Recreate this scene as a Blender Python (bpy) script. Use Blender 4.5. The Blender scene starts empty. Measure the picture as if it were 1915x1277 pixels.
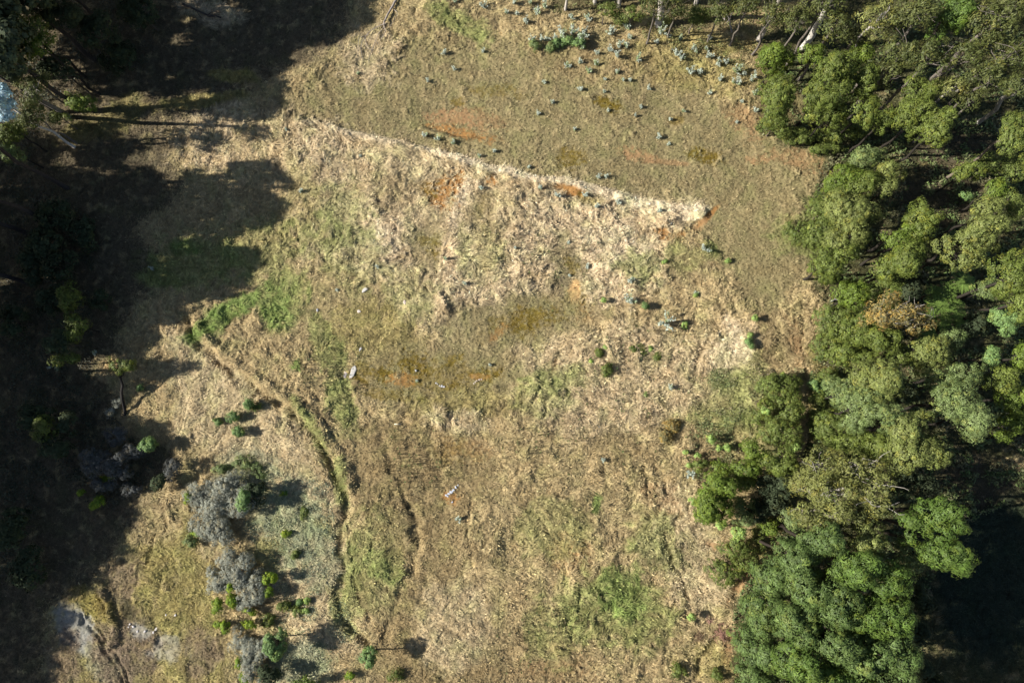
import bpy, math
import numpy as np
from mathutils import Matrix, Vector

# ------------------------------------------------------------------ camera, light
SC = bpy.context.scene
COL = SC.collection
F, CX, CY, NX, NY, H = 1290.0, 957.5, 638.5, 1020.0, 830.0, 75.0
w_ = -np.array([(NX-CX)/F, -(NY-CY)/F, -1.0]); w_ /= np.linalg.norm(w_)
u_ = np.array([1.0, 0, 0]); u_ = u_-w_*u_.dot(w_); u_ /= np.linalg.norm(u_)
v_ = np.cross(w_, u_)
R = np.array([u_, v_, w_])
cam = bpy.data.cameras.new('camera'); camo = bpy.data.objects.new('camera', cam); COL.objects.link(camo)
cam.sensor_width = 36; cam.lens = F/1915*36; cam.clip_end = 6000; cam.clip_start = 0.5
m4 = Matrix.Identity(4)
for i in range(3):
    for j in range(3): m4[i][j] = R[i][j]
m4[2][3] = H
camo.matrix_world = m4
SC.camera = camo

ELEV, AZ = math.radians(33), math.radians(3)      # the light travels towards +x, a touch +y
world = bpy.data.worlds.new('World'); SC.world = world; world.use_nodes = True
nt = world.node_tree; nt.nodes.clear()
sky = nt.nodes.new('ShaderNodeTexSky'); sky.sky_type = 'NISHITA'; sky.sun_disc = False
sky.sun_elevation = ELEV; sky.sun_rotation = math.radians(267); sky.air_density = 1.0; sky.dust_density = 1.0
bg = nt.nodes.new('ShaderNodeBackground'); bg.inputs[1].default_value = 0.052
wo = nt.nodes.new('ShaderNodeOutputWorld')
nt.links.new(sky.outputs[0], bg.inputs[0]); nt.links.new(bg.outputs[0], wo.inputs[0])
sl = bpy.data.lights.new('sun', 'SUN'); sl.energy = 4.9; sl.angle = math.radians(0.53); sl.color = (1.0, 0.95, 0.86)
so = bpy.data.objects.new('sun', sl); COL.objects.link(so)
d_ = Vector((math.cos(ELEV)*math.cos(AZ), math.cos(ELEV)*math.sin(AZ), -math.sin(ELEV)))
so.rotation_euler = d_.to_track_quat('-Z', 'Y').to_euler(); so.location = (-60, 0, 60)
vs = SC.view_settings; vs.view_transform = 'Standard'; vs.look = 'None'; vs.gamma = 1; vs.exposure = 0.82

# ------------------------------------------------------------------ helpers
def P(px, py, z=0.0):
    """point at height z seen at photo pixel (px,py); arrays welcome"""
    px = np.asarray(px, float); py = np.asarray(py, float); z = np.asarray(z, float)
    r = np.stack([(px-CX)/F, -(py-CY)/F, -np.ones_like(px+0*py)], -1)
    d = r @ R.T
    t = (z-H)/d[..., 2]
    p = d*t[..., None]; p[..., 2] += H
    return p
def proj(x, y, z=0.0):
    p = np.stack([x, y, 0*x+z-H], -1) @ R
    return CX-F*p[..., 0]/p[..., 2], CY+F*p[..., 1]/p[..., 2]
def s2l(c):
    c = np.asarray(c, float)/255.0
    return np.where(c <= 0.04045, c/12.92, ((c+0.055)/1.055)**2.4)
def sstep(a, b, x):
    t = np.clip((x-a)/(b-a), 0, 1); return t*t*(3-2*t)
def _h(ix, iy, s):
    h = (ix.astype(np.int64)*374761393+iy.astype(np.int64)*668265263+s*1442695041) & 0xffffffff
    h = ((h ^ (h >> 13))*1274126177) & 0xffffffff
    h = ((h ^ (h >> 16))*2246822519) & 0xffffffff
    return (h ^ (h >> 15)) & 0xffffffff
def noise(x, y, s=0):
    xi = np.floor(x); yi = np.floor(y); fx = x-xi; fy = y-yi
    u = fx*fx*fx*(fx*(fx*6-15)+10); v = fy*fy*fy*(fy*(fy*6-15)+10)
    def g(dx, dy):
        a = _h(xi+dx, yi+dy, s)*(2*math.pi/4294967296.0)
        return np.cos(a)*(fx-dx)+np.sin(a)*(fy-dy)
    a = g(0, 0); b = g(1, 0); c = g(0, 1); d = g(1, 1)
    return ((a+(b-a)*u)*(1-v)+(c+(d-c)*u)*v)*1.5
def fbm(x, y, s=0, o=3):
    r = 0; a = 1; t = 0
    for k in range(o):
        r = r+a*noise(x*2**k, y*2**k, s+k*17); t += a; a *= .5
    return r/t
RNG = np.random.default_rng(7)

def mesh(name, verts, faces, col=None, smooth=False):
    """verts (N,3); faces (M,k); col (N,3)"""
    me = bpy.data.meshes.new(name)
    verts = np.asarray(verts, np.float32); faces = np.asarray(faces, np.int32)
    M, k = faces.shape
    me.vertices.add(len(verts)); me.vertices.foreach_set('co', verts.ravel())
    me.loops.add(M*k); me.loops.foreach_set('vertex_index', faces.ravel())
    me.polygons.add(M); me.polygons.foreach_set('loop_start', np.arange(0, M*k, k, dtype=np.int32))
    if smooth: me.polygons.foreach_set('use_smooth', np.ones(M, bool))
    if col is not None:
        a = me.attributes.new('tint', 'FLOAT_COLOR', 'POINT')
        c = np.ones((len(verts), 4), np.float32); c[:, :3] = np.clip(col, 0, 1)
        a.data.foreach_set('color', c.ravel())
    me.update(calc_edges=True)
    return me
def obj(name, me, m, parent=None, loc=None):
    o = bpy.data.objects.new(name, me); COL.objects.link(o)
    if m is not None and me is not None and not me.materials: me.materials.append(m)
    if parent is not None: o.parent = parent
    if loc is not None: o.location = loc
    return o
def tag(o, label=None, cat=None, group=None, kind=None):
    if label: o['label'] = label
    if cat: o['category'] = cat
    if group: o['group'] = group
    if kind: o['kind'] = kind
    return o
def empty(name, loc):
    o = bpy.data.objects.new(name, None); COL.objects.link(o); o.location = loc; o.empty_display_size = .3
    return o

def tint_mat(name, rough=0.8, trans=0.0, var=0.12, spec=0.2, fine=None, bump=None, objvar=0.0):
    """procedural material: the mesh's tint attribute broken up by 3D noise"""
    m = bpy.data.materials.new(name); m.use_nodes = True; n = m.node_tree; n.nodes.clear(); L = n.links.new
    out = n.nodes.new('ShaderNodeOutputMaterial'); b = n.nodes.new('ShaderNodeBsdfPrincipled')
    b.inputs['Roughness'].default_value = rough; b.inputs['Specular IOR Level'].default_value = spec
    at = n.nodes.new('ShaderNodeAttribute'); at.attribute_name = 'tint'
    tc = n.nodes.new('ShaderNodeTexCoord')
    nz = n.nodes.new('ShaderNodeTexNoise'); nz.inputs['Scale'].default_value = fine or 3.0; nz.inputs['Detail'].default_value = 5
    L(tc.outputs['Object'], nz.inputs['Vector'])
    mr = n.nodes.new('ShaderNodeMapRange'); mr.inputs[1].default_value = .3; mr.inputs[2].default_value = .7
    mr.inputs[3].default_value = 1-var; mr.inputs[4].default_value = 1+var
    L(nz.outputs['Fac'], mr.inputs[0])
    mx = n.nodes.new('ShaderNodeVectorMath'); mx.operation = 'SCALE'
    L(at.outputs['Color'], mx.inputs[0]); L(mr.outputs[0], mx.inputs['Scale'])
    res = mx.outputs[0]
    if objvar:
        oi = n.nodes.new('ShaderNodeObjectInfo'); hs = n.nodes.new('ShaderNodeHueSaturation')
        m1 = n.nodes.new('ShaderNodeMapRange'); m1.inputs[3].default_value = 1-objvar; m1.inputs[4].default_value = 1+objvar
        L(oi.outputs['Random'], m1.inputs[0]); L(m1.outputs[0], hs.inputs['Value']); L(res, hs.inputs['Color']); res = hs.outputs[0]
    L(res, b.inputs['Base Color'])
    if bump:
        bp = n.nodes.new('ShaderNodeBump'); bp.inputs['Strength'].default_value = bump[0]; bp.inputs['Distance'].default_value = bump[1]
        n2 = n.nodes.new('ShaderNodeTexNoise'); n2.inputs['Scale'].default_value = bump[2]; n2.inputs['Detail'].default_value = 6
        L(tc.outputs['Object'], n2.inputs['Vector']); L(n2.outputs['Fac'], bp.inputs['Height']); L(bp.outputs[0], b.inputs['Normal'])
    if trans:
        t = n.nodes.new('ShaderNodeBsdfTranslucent'); ms = n.nodes.new('ShaderNodeMixShader'); ms.inputs[0].default_value = trans
        L(res, t.inputs['Color']); L(b.outputs[0], ms.inputs[1]); L(t.outputs[0], ms.inputs[2]); L(ms.outputs[0], out.inputs[0])
    else: L(b.outputs[0], out.inputs[0])
    return m
M_ground = tint_mat('soil_and_turf', .95, var=.18, spec=.1, fine=5.0, bump=(.7, .06, 4.0))
M_grass = tint_mat('dry_grass', .7, trans=.12, var=.12, spec=.25, fine=2.0)
M_leaf = tint_mat('broad_leaves', .6, trans=.12, var=.15, spec=.3, fine=1.5)
M_dull = tint_mat('dull_foliage', .85, trans=.1, var=.15, spec=.15, fine=1.5)
M_bark = tint_mat('bark', .85, var=.25, spec=.15, fine=4.0, bump=(.6, .03, 14.0))
M_stone = tint_mat('pale_stone', .85, var=.2, spec=.2, fine=7.0, bump=(.7, .02, 16.0))
M_wood = tint_mat('weathered_wood', .8, var=.15, spec=.2, fine=9.0, bump=(.4, .01, 20.0))

# ------------------------------------------------------------------ ground zones
# appearances as sunlit sRGB; the left-shade and lower-right soils carry painted shade
C_ = dict(turf=(134, 123, 89), straw=(206, 187, 154), tan=(174, 156, 117), green=(140, 146, 88), lush=(116, 140, 70),
          rust=(148, 110, 66), clay=(150, 120, 86), moss=(112, 96, 40), brown=(143, 126, 91), pink=(190, 173, 138),
          olive=(150, 139, 86), grey=(142, 140, 131), purple=(124, 108, 90), bluegreen=(156, 160, 130), dark=(76, 72, 50),
          shade_soil=(84, 76, 62), wood=(60, 66, 40), pale=(220, 203, 172), gold=(190, 156, 108), yellow=(140, 126, 66), shade_green=(50, 60, 48))
# kind, polygon (photo px)
POLY = [
 ('turf', [(480, 220), (640, 110), (730, -60), (1500, -60), (1560, 300), (1480, 500), (1430, 620), (1300, 420), (1180, 380), (1000, 340), (820, 290), (600, 240)]),
 ('tan', [(730, -60), (1430, -60), (1440, 130), (1430, 250), (1300, 150), (1130, 150), (980, 80), (830, 70), (700, 100)]),
 ('straw', [(500, 215), (600, 235), (820, 285), (1000, 330), (1190, 372), (1320, 378), (1325, 400), (1240, 420), (1250, 540), (1170, 500), (1090, 560), (990, 560), (900, 600), (840, 640), (760, 590), (700, 520), (560, 480), (500, 330)]),
 ('tan', [(340, 590), (560, 520), (700, 560), (640, 700), (700, 800), (770, 960), (640, 960), (560, 780), (470, 700)]),
 ('pink', [(300, 600), (380, 640), (540, 780), (640, 930), (630, 1130), (690, 1220), (560, 1240), (490, 1060), (520, 900), (340, 820), (320, 690)]),
 ('tan', [(900, 620), (1250, 560), (1400, 600), (1520, 560), (1500, 700), (1390, 720), (1290, 860), (1350, 1050), (1380, 1180), (1320, 1290), (960, 1290), (880, 1180), (800, 1000), (960, 830)]),
 ('straw', [(960, 650), (1180, 600), (1290, 640), (1390, 590), (1400, 680), (1340, 740), (1220, 800), (1060, 830), (980, 760)]),
 ('pink', [(1240, 900), (1300, 900), (1350, 1010), (1370, 1100), (1300, 1180), (1250, 1100), (1190, 1010)]),
 ('brown', [(650, 800), (760, 780), (960, 860), (870, 960), (870, 1130), (960, 1290), (740, 1290), (700, 1210), (780, 1040), (770, 960), (660, 960)]),
 ('olive', [(270, 960), (400, 980), (400, 1100), (440, 1290), (120, 1290), (100, 1140), (180, 1100), (260, 1010)]),
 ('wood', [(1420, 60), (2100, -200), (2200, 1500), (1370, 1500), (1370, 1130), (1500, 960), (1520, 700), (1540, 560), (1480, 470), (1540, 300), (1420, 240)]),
 ('shade_soil', [(-400, -400), (740, -400), (640, 90), (480, 160), (440, 190), (300, 250), (350, 350), (250, 430), (310, 500), (230, 600), (200, 700), (230, 790), (340, 850), (180, 1090), (90, 1140), (100, 1500), (-500, 1500)]),  # outline of the left tree shade, darkened into the soil colour
]
# kind, cx, cy, rx, ry, angle(deg), strength, breakup
ELL = [
 ('straw', 700, 440, 70, 75, -30, .9, .45), ('straw', 600, 290, 60, 60, 20, .6, .6), ('straw', 870, 430, 34, 120, 12, .85, .5), ('straw', 990, 440, 50, 80, 10, .9, .45), ('straw', 1130, 490, 100, 80, 20, .95, .4), ('straw', 1090, 420, 90, 35, 10, .8, .5),
 ('straw', 900, 540, 90, 40, 0, .8, .5), ('straw', 960, 400, 30, 40, 0, .8, .4), ('straw', 1210, 400, 80, 22, 12, .8, .3), ('pale', 860, 380, 12, 55, 15, .7, .4), ('pale', 720, 450, 40, 40, 0, .6, .6), ('pale', 1160, 460, 60, 40, 20, .5, .6), ('tan', 930, 400, 60, 50, 0, .5, .5), ('green', 640, 400, 60, 60, 20, .5, .6), ('green', 760, 560, 60, 40, 0, .5, .6), ('green', 900, 480, 40, 60, 0, .4, .6),
 ('straw', 440, 260, 110, 70, 0, .7, .6), ('green', 480, 470, 80, 60, -20, .5, .5), ('green', 530, 560, 45, 60, 20, .9, .3),
 ('lush', 420, 590, 90, 22, -35, .9, .3), ('lush', 520, 580, 30, 40, 0, .6, .5), ('tan', 500, 300, 60, 90, 0, .6, .5), ('green', 660, 480, 60, 60, 0, .5, .6),
 ('olive', 560, 380, 40, 80, 10, .5, .5), ('green', 860, 45, 70, 22, 25, .8, .4), ('green', 600, 440, 60, 40, 0, .5, .6),
 ('straw', 690, 110, 50, 60, 30, .6, .6), ('olive', 190, 235, 90, 26, -20, .5, .4), ('olive', 240, 190, 30, 16, 0, .5, .3), ('olive', 380, 190, 100, 12, -5, .8, .3),  # olive ellipses put the sunlit streaks of the upper left into colour
 ('straw', 400, 25, 60, 25, 20, .9, .2), ('olive', 440, 145, 50, 14, 10, .9, .3),  # straw ellipse paints the sunny gap inside the top left shade
 ('pale', 700, 260, 110, 7, 12, .7, .3), ('pale', 860, 298, 80, 8, 17, .95, .1), ('pale', 960, 325, 60, 9, 13, .95, .1), ('pale', 1080, 348, 80, 9, 12, .9, .1), ('pale', 1200, 380, 75, 13, 12, 1, .1), ('pale', 1285, 396, 45, 16, 5, 1, .1),
 ('pink', 760, 305, 80, 30, 15, .85, .2), ('brown', 740, 360, 50, 40, 10, .6, .4), ('pink', 780, 400, 30, 60, 5, .6, .4),
 ('clay', 845, 220, 60, 18, 10, .95, .15), ('rust', 860, 247, 75, 11, 14, .9, .2), ('clay', 900, 225, 50, 22, 15, .6, .5), ('moss', 930, 170, 60, 14, 5, .6, .5), ('moss', 855, 190, 18, 10, -20, .7, .3),
 ('moss', 1135, 200, 32, 15, 20, .95, .2), ('moss', 1065, 300, 28, 22, 20, .8, .3), ('clay', 1190, 290, 40, 14, 8, .85, .25), ('moss', 1320, 292, 32, 18, 10, .9, .25), ('clay', 1250, 303, 40, 6, 5, .7, .3),
 ('clay', 1420, 295, 30, 12, 0, .8, .3), ('moss', 1265, 225, 18, 8, 0, .6, .3), ('clay', 1400, 225, 50, 35, 40, .6, .4), ('clay', 1500, 300, 70, 20, 20, .6, .4), ('brown', 1470, 200, 60, 40, 30, .5, .4),
 ('rust', 825, 360, 38, 40, 25, 1, .15), ('rust', 850, 345, 12, 35, 30, 1, .1), ('moss', 800, 350, 25, 20, 0, .6, .4), ('rust', 920, 340, 12, 14, 0, .95, .2), ('moss', 900, 385, 16, 30, 20, .7, .4),
 ('turf', 800, 460, 30, 55, 0, .8, .3), ('turf', 890, 400, 30, 60, 20, .6, .4), ('moss', 790, 450, 14, 10, 0, .6, .3), ('moss', 811, 462, 14, 25, 0, .7, .4),
 ('rust', 1065, 358, 32, 9, 14, 1, .2), ('moss', 1100, 375, 25, 12, 20, .6, .4),
 ('rust', 1240, 438, 24, 14, 20, 1, .15), ('rust', 1275, 440, 10, 16, 25, .9, .2), ('rust', 1325, 405, 6, 32, 45, 1, .1), ('clay', 1310, 420, 30, 10, -35, .7, .4),
 ('gold', 1077, 545, 11, 24, -5, 1, .1), ('gold', 1066, 508, 7, 7, 0, .9, .1), ('moss', 1080, 560, 28, 40, 0, .9, .3), ('turf', 1060, 500, 35, 60, -10, .8, .3), ('rust', 1088, 590, 18, 20, 0, .7, .4), ('gold', 1077, 547, 13, 26, -5, 1, .05), ('moss', 1068, 495, 16, 20, 0, .7, .3),
 ('turf', 960, 600, 140, 48, -8, .95, .15), ('moss', 985, 600, 80, 28, -15, .6, .4), ('moss', 990, 595, 45, 22, -20, .8, .35), ('rust', 930, 625, 28, 10, -45, .55, .4),
 ('green', 1190, 500, 40, 35, 20, .7, .4), ('green', 1290, 480, 60, 25, 0, .45, .5), ('green', 1330, 465, 25, 12, 40, .8, .3),
 ('turf', 640, 580, 90, 40, -10, .7, .35), ('olive', 700, 630, 90, 60, 10, .7, .3), ('turf', 820, 700, 170, 60, -3, .95, .15), ('moss', 820, 705, 120, 34, -3, .5, .4), ('brown', 760, 1230, 100, 60, 0, .6, .3), ('clay', 1010, 1255, 110, 26, 0, .5, .4), ('moss', 770, 685, 42, 32, 10, .95, .3), ('moss', 715, 700, 26, 16, 0, .9, .3),
 ('rust', 752, 710, 30, 14, 0, .7, .35), ('moss', 850, 675, 26, 10, -25, .8, .3), ('moss', 905, 700, 40, 14, -10, .85, .35), ('moss', 850, 722, 22, 10, 0, .8, .3), ('rust', 895, 705, 18, 8, 0, .6, .3), ('moss', 670, 708, 22, 8, 35, .9, .2), ('moss', 730, 740, 70, 12, 10, .6, .4),
 ('brown', 665, 718, 20, 9, 20, .8, .2), ('moss', 680, 690, 22, 18, 0, .6, .4), ('olive', 860, 760, 110, 30, -5, .6, .4),
 ('green', 640, 750, 26, 60, -18, .8, .3), ('green', 610, 640, 26, 70, -25, .7, .4), ('lush', 555, 685, 12, 10, 0, .9, .2), ('green', 585, 800, 14, 60, -25, .8, .3), ('green', 636, 900, 14, 50, -8, .8, .3),
 ('green', 1040, 710, 70, 28, -10, .6, .5), ('green', 1010, 740, 50, 40, 0, .5, .5), ('straw', 855, 785, 60, 20, 5, .7, .5), ('brown', 1160, 840, 60, 40, 0, .7, .4), ('rust', 870, 840, 60, 25, 0, .35, .5),
 ('rust', 842, 930, 22, 18, -20, .8, .3), ('moss', 835, 850, 40, 30, 0, .35, .5), ('brown', 720, 860, 45, 70, -10, .7, .3),
 ('green', 560, 980, 70, 60, 20, .6, .5), ('bluegreen', 540, 980, 70, 80, 20, .75, .45), ('bluegreen', 470, 880, 60, 40, 0, .7, .4), ('bluegreen', 600, 1060, 50, 60, 0, .5, .5), ('bluegreen', 560, 1240, 60, 40, 0, .8, .3), ('olive', 500, 1030, 30, 30, 0, .7, .3),
 ('green', 700, 1040, 60, 90, 8, .55, .4), ('lush', 720, 1055, 36, 28, 0, .45, .4), ('brown', 745, 1010, 40, 45, 0, .6, .4), ('green', 660, 1080, 20, 90, 0, .5, .4), ('green', 640, 1150, 16, 50, -25, .7, .3),
 ('pink', 850, 1170, 75, 90, 10, .8, .3), ('clay', 1060, 1030, 45, 40, 30, .85, .3), ('clay', 1045, 1250, 80, 25, 0, .7, .3), ('brown', 1000, 1240, 120, 60, 0, .6, .4),
 ('green', 1150, 1140, 120, 70, 10, .75, .45), ('lush', 1160, 1110, 55, 45, 30, .6, .4), ('green', 1230, 1010, 45, 70, -25, .65, .4), ('green', 1030, 990, 80, 60, 0, .45, .5), ('green', 1040, 1180, 60, 60, 0, .5, .5), ('lush', 1115, 940, 8, 20, 0, .8, .2),
 ('clay', 1335, 1020, 25, 12, 20, .8, .2), ('clay', 1385, 1090, 12, 55, 32, 1, .1), ('clay', 1360, 1230, 14, 60, 5, .9, .2), ('olive', 1330, 1240, 50, 40, 0, .6, .4), ('clay', 1240, 930, 50, 30, 30, .5, .4),
 ('olive', 1430, 1000, 28, 60, 25, .9, .3), ('green', 1400, 790, 70, 90, 0, .7, .4), ('green', 1340, 760, 60, 60, 0, .5, .5), ('brown', 1350, 830, 70, 30, 0, .6, .4), ('olive', 1540, 740, 30, 100, 0, .9, .2), ('green', 1545, 780, 30, 60, 0, .7, .3),
 ('brown', 1440, 640, 60, 50, 10, .7, .3), ('clay', 1490, 640, 20, 60, -10, .6, .4), ('turf', 1430, 480, 80, 80, 0, .7, .3), ('green', 1500, 440, 60, 40, 0, .5, .4), ('pink', 1330, 700, 90, 60, 0, .4, .5), ('green', 1380, 700, 40, 60, 30, .6, .4),
 ('pale', 1370, 650, 40, 50, 30, .6, .4), ('olive', 1290, 130, 130, 40, 10, .6, .4), ('brown', 1130, 120, 110, 40, 5, .6, .4), ('olive', 1310, 80, 110, 18, 8, .7, .3), ('dark', 1100, 10, 90, 14, 0, .8, .3), ('dark', 1300, 30, 90, 35, 0, .7, .3),  # dark ellipses along the top edge: gum shade put into the soil
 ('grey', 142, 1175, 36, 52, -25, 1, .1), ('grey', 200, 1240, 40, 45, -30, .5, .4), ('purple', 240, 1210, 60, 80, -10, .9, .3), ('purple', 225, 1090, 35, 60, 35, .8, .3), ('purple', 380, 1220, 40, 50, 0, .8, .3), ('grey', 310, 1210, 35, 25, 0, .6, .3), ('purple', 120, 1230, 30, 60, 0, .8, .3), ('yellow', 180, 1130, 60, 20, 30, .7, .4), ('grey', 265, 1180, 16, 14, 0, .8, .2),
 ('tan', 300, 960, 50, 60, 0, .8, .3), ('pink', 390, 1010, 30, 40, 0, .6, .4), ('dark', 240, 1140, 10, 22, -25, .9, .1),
 ('olive', 1790, 312, 90, 7, 2, .95, .1), ('tan', 1895, 862, 30, 16, 0, 1, .1), ('shade_green', 1850, 1080, 110, 170, 0, 1, .1), ('shade_soil', 1790, 280, 90, 60, 0, .8, .2), ('shade_soil', 1760, 370, 90, 60, 0, .8, .2), ('shade_soil', 1830, 900, 70, 50, 0, .8, .2),  # olive and tan paint sunlit gaps; the dark ellipses paint shade
 ('tan', 250, 690, 60, 40, 0, .8, .3), ('gold', 215, 690, 28, 12, 30, .6, .4), ('tan', 260, 770, 60, 50, 0, .7, .4), ('green', 300, 520, 40, 20, 0, .9, .2), ('green', 370, 490, 90, 50, 0, .7, .4), ('lush', 350, 465, 30, 14, 0, .6, .4),  # tan and gold ellipses lighten the soil as painted sun gaps
]
TALL = {'straw': 1.0, 'pale': .5, 'tan': .75, 'pink': .55, 'green': .85, 'lush': .9, 'turf': .12, 'rust': .03, 'clay': .06, 'moss': .04, 'brown': .35,
        'olive': .55, 'grey': .03, 'purple': .3, 'bluegreen': .5, 'dark': .3, 'shade_soil': .3, 'wood': .4, 'gold': .35, 'yellow': .4, 'shade_green': .4}
COVER = {'rust': .12, 'clay': .3, 'moss': .55, 'grey': .05, 'gold': .25}     # how much grass hides the soil
def inpoly(x, y, poly):
    r = np.zeros(x.shape, bool); n = len(poly)
    for i in range(n):
        x1, y1 = poly[i]; x2, y2 = poly[(i+1) % n]
        if y1 == y2: continue
        c = ((y1 > y) != (y2 > y)) & (x < (x2-x1)*(y-y1)/(y2-y1)+x1)
        r ^= c
    return r
def zones(X, Y):
    px, py = proj(X, Y)
    n1 = fbm(X*.35, Y*.35, 3, 3); n2 = fbm(X*.35, Y*.35, 5, 3); n3 = noise(X*2.1, Y*2.1, 8); n4 = noise(X*2.1, Y*2.1, 9)
    wx = px+n1*24+n3*9; wy = py+n2*20+n4*8
    col = np.tile(s2l(C_['tan']), (X.size, 1)); tall = np.full(X.shape, .7); cov = np.ones(X.shape)
    brk = fbm(X*.9, Y*.9, 21, 4); spk = .5*noise(X*3.3, Y*3.3, 23)+.5*noise(X*1.6, Y*1.6, 24)+np.random.default_rng(9).normal(0, .22, X.shape)
    BARE = ('rust', 'clay', 'moss')
    jit = np.random.default_rng(3).normal(0, 9, (2,)+X.shape)
    def put(k, m):
        nonlocal col, tall, cov
        col = col*(1-m[:, None])+s2l(C_[k])*m[:, None]
        tall = tall*(1-m)+TALL[k]*m; cov = cov*(1-m)+COVER.get(k, 1.0)*m
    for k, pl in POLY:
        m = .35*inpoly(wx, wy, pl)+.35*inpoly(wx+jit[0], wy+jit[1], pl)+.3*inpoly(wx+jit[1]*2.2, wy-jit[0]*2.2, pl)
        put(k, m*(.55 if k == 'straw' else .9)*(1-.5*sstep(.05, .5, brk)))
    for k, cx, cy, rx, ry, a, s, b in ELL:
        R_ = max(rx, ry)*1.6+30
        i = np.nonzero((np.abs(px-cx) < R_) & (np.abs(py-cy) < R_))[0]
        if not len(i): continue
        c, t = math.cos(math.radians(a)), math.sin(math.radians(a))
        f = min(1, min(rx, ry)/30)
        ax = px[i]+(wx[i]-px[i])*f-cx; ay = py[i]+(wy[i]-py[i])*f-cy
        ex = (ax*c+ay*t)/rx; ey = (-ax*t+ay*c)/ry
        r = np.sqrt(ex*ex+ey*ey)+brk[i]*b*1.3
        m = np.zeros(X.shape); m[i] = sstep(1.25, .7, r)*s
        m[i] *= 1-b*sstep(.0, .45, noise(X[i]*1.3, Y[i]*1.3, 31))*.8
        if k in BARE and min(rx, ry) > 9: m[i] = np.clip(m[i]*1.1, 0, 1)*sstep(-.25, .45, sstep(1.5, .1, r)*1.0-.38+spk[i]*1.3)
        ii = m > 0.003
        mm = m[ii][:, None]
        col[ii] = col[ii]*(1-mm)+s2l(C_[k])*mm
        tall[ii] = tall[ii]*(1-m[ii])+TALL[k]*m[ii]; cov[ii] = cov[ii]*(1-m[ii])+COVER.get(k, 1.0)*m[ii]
    # patchiness that belongs to the sward itself
    g = fbm(X*.22, Y*.22, 41, 4); g2 = fbm(X*.8, Y*.8, 45, 3); g3 = noise(X*3.1, Y*3.1, 47)
    col = col*(1+.16*g[:, None]+.16*g2[:, None]+.13*g3[:, None])
    hue = fbm(X*.5, Y*.5, 51, 3); gr = np.clip(hue+.06, 0, 1)[:, None]*cov[:, None]*.7
    col = col*(1-gr)+col*np.array([.84, 1.03, .74])*gr
    rd = np.clip(-hue-.02, 0, 1)[:, None]*.7
    col = col*(1-rd)+col*np.array([.98, .89, .80])*rd
    return np.clip(col, .004, .9), tall, cov, px, py

# ditches, creases and banks: list of (polyline px, half width m, height m, noise)
LINES = [
 ([(560, 228), (600, 240), (700, 262), (800, 285), (900, 315), (1000, 340), (1100, 354), (1200, 384), (1310, 396)], .72, .42),
 ([(350, 600), (380, 640), (430, 690), (480, 722), (540, 762), (575, 800), (610, 850), (635, 905), (648, 935), (640, 985), (632, 1030), (645, 1065), (628, 1110), (640, 1160), (690, 1208)], .6, -.7),
 ([(365, 600), (400, 648), (450, 690), (500, 720), (560, 760), (600, 800), (632, 850), (655, 900)], .8, .5),
 ([(690, 770), (720, 830), (735, 880), (760, 935), (770, 960)], .45, -.22), ([(765, 950), (776, 985), (779, 1030), (768, 1065)], .8, -.5), ([(765, 1075), (742, 1120), (718, 1195)], .5, -.28),
 ([(765, 935), (792, 985), (795, 1030), (782, 1075), (760, 1130)], .7, .12),
 ([(640, 700), (660, 760), (690, 800)], .5, -.3),
 ([(1498, 560), (1500, 650), (1506, 720), (1516, 800), (1510, 850)], .3, -.35),
 ([(1350, 1180), (1320, 1220), (1290, 1277)], .45, -.45), ([(1460, 990), (1400, 1060), (1350, 1180)], .5, -.2),
 ([(788, 238), (830, 252), (880, 262), (930, 274)], .35, .35), ([(800, 252), (860, 262), (930, 272)], .3, -.2),
 ([(880, 940), (875, 1000), (886, 1060)], .2, -.15), ([(1075, 1062), (1100, 1085), (1125, 1110), (1128, 1150)], .28, -.35), ([(1240, 1000), (1262, 1060), (1290, 1115)], .28, -.35),
 ([(980, 945), (1010, 975), (1040, 1015)], .28, -.35), ([(1060, 1150), (1070, 1190), (1065, 1215)], .25, -.3), ([(1188, 1130), (1190, 1200)], .25, -.3), ([(1128, 870), (1130, 905)], .25, -.3),
 ([(1205, 870), (1214, 960), (1216, 985)], .25, -.3), ([(1330, 620), (1300, 680), (1290, 730)], .3, -.3), ([(1045, 640), (1040, 680), (1015, 715), (990, 760)], .25, -.35),
 ([(150, 1150), (190, 1200), (230, 1277)], .25, -.3), ([(165, 1150), (205, 1205), (243, 1277)], .25, -.3), ([(190, 1100), (215, 1170), (210, 1200)], .5, .5), ([(180, 1100), (205, 1160)], .3, -.5), ([(280, 1150), (300, 1200)], .2, -.2),
 ([(650, 965), (655, 1030), (665, 1100), (690, 1150)], .25, -.3), ([(700, 1010), (690, 1060), (735, 1110)], .25, -.25), ([(1150, 410), (1180, 470), (1250, 520)], .3, .2),
 ([(290, 1000), (275, 1060)], .3, -.4), ([(310, 930), (312, 990)], .2, -.3),
]
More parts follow.
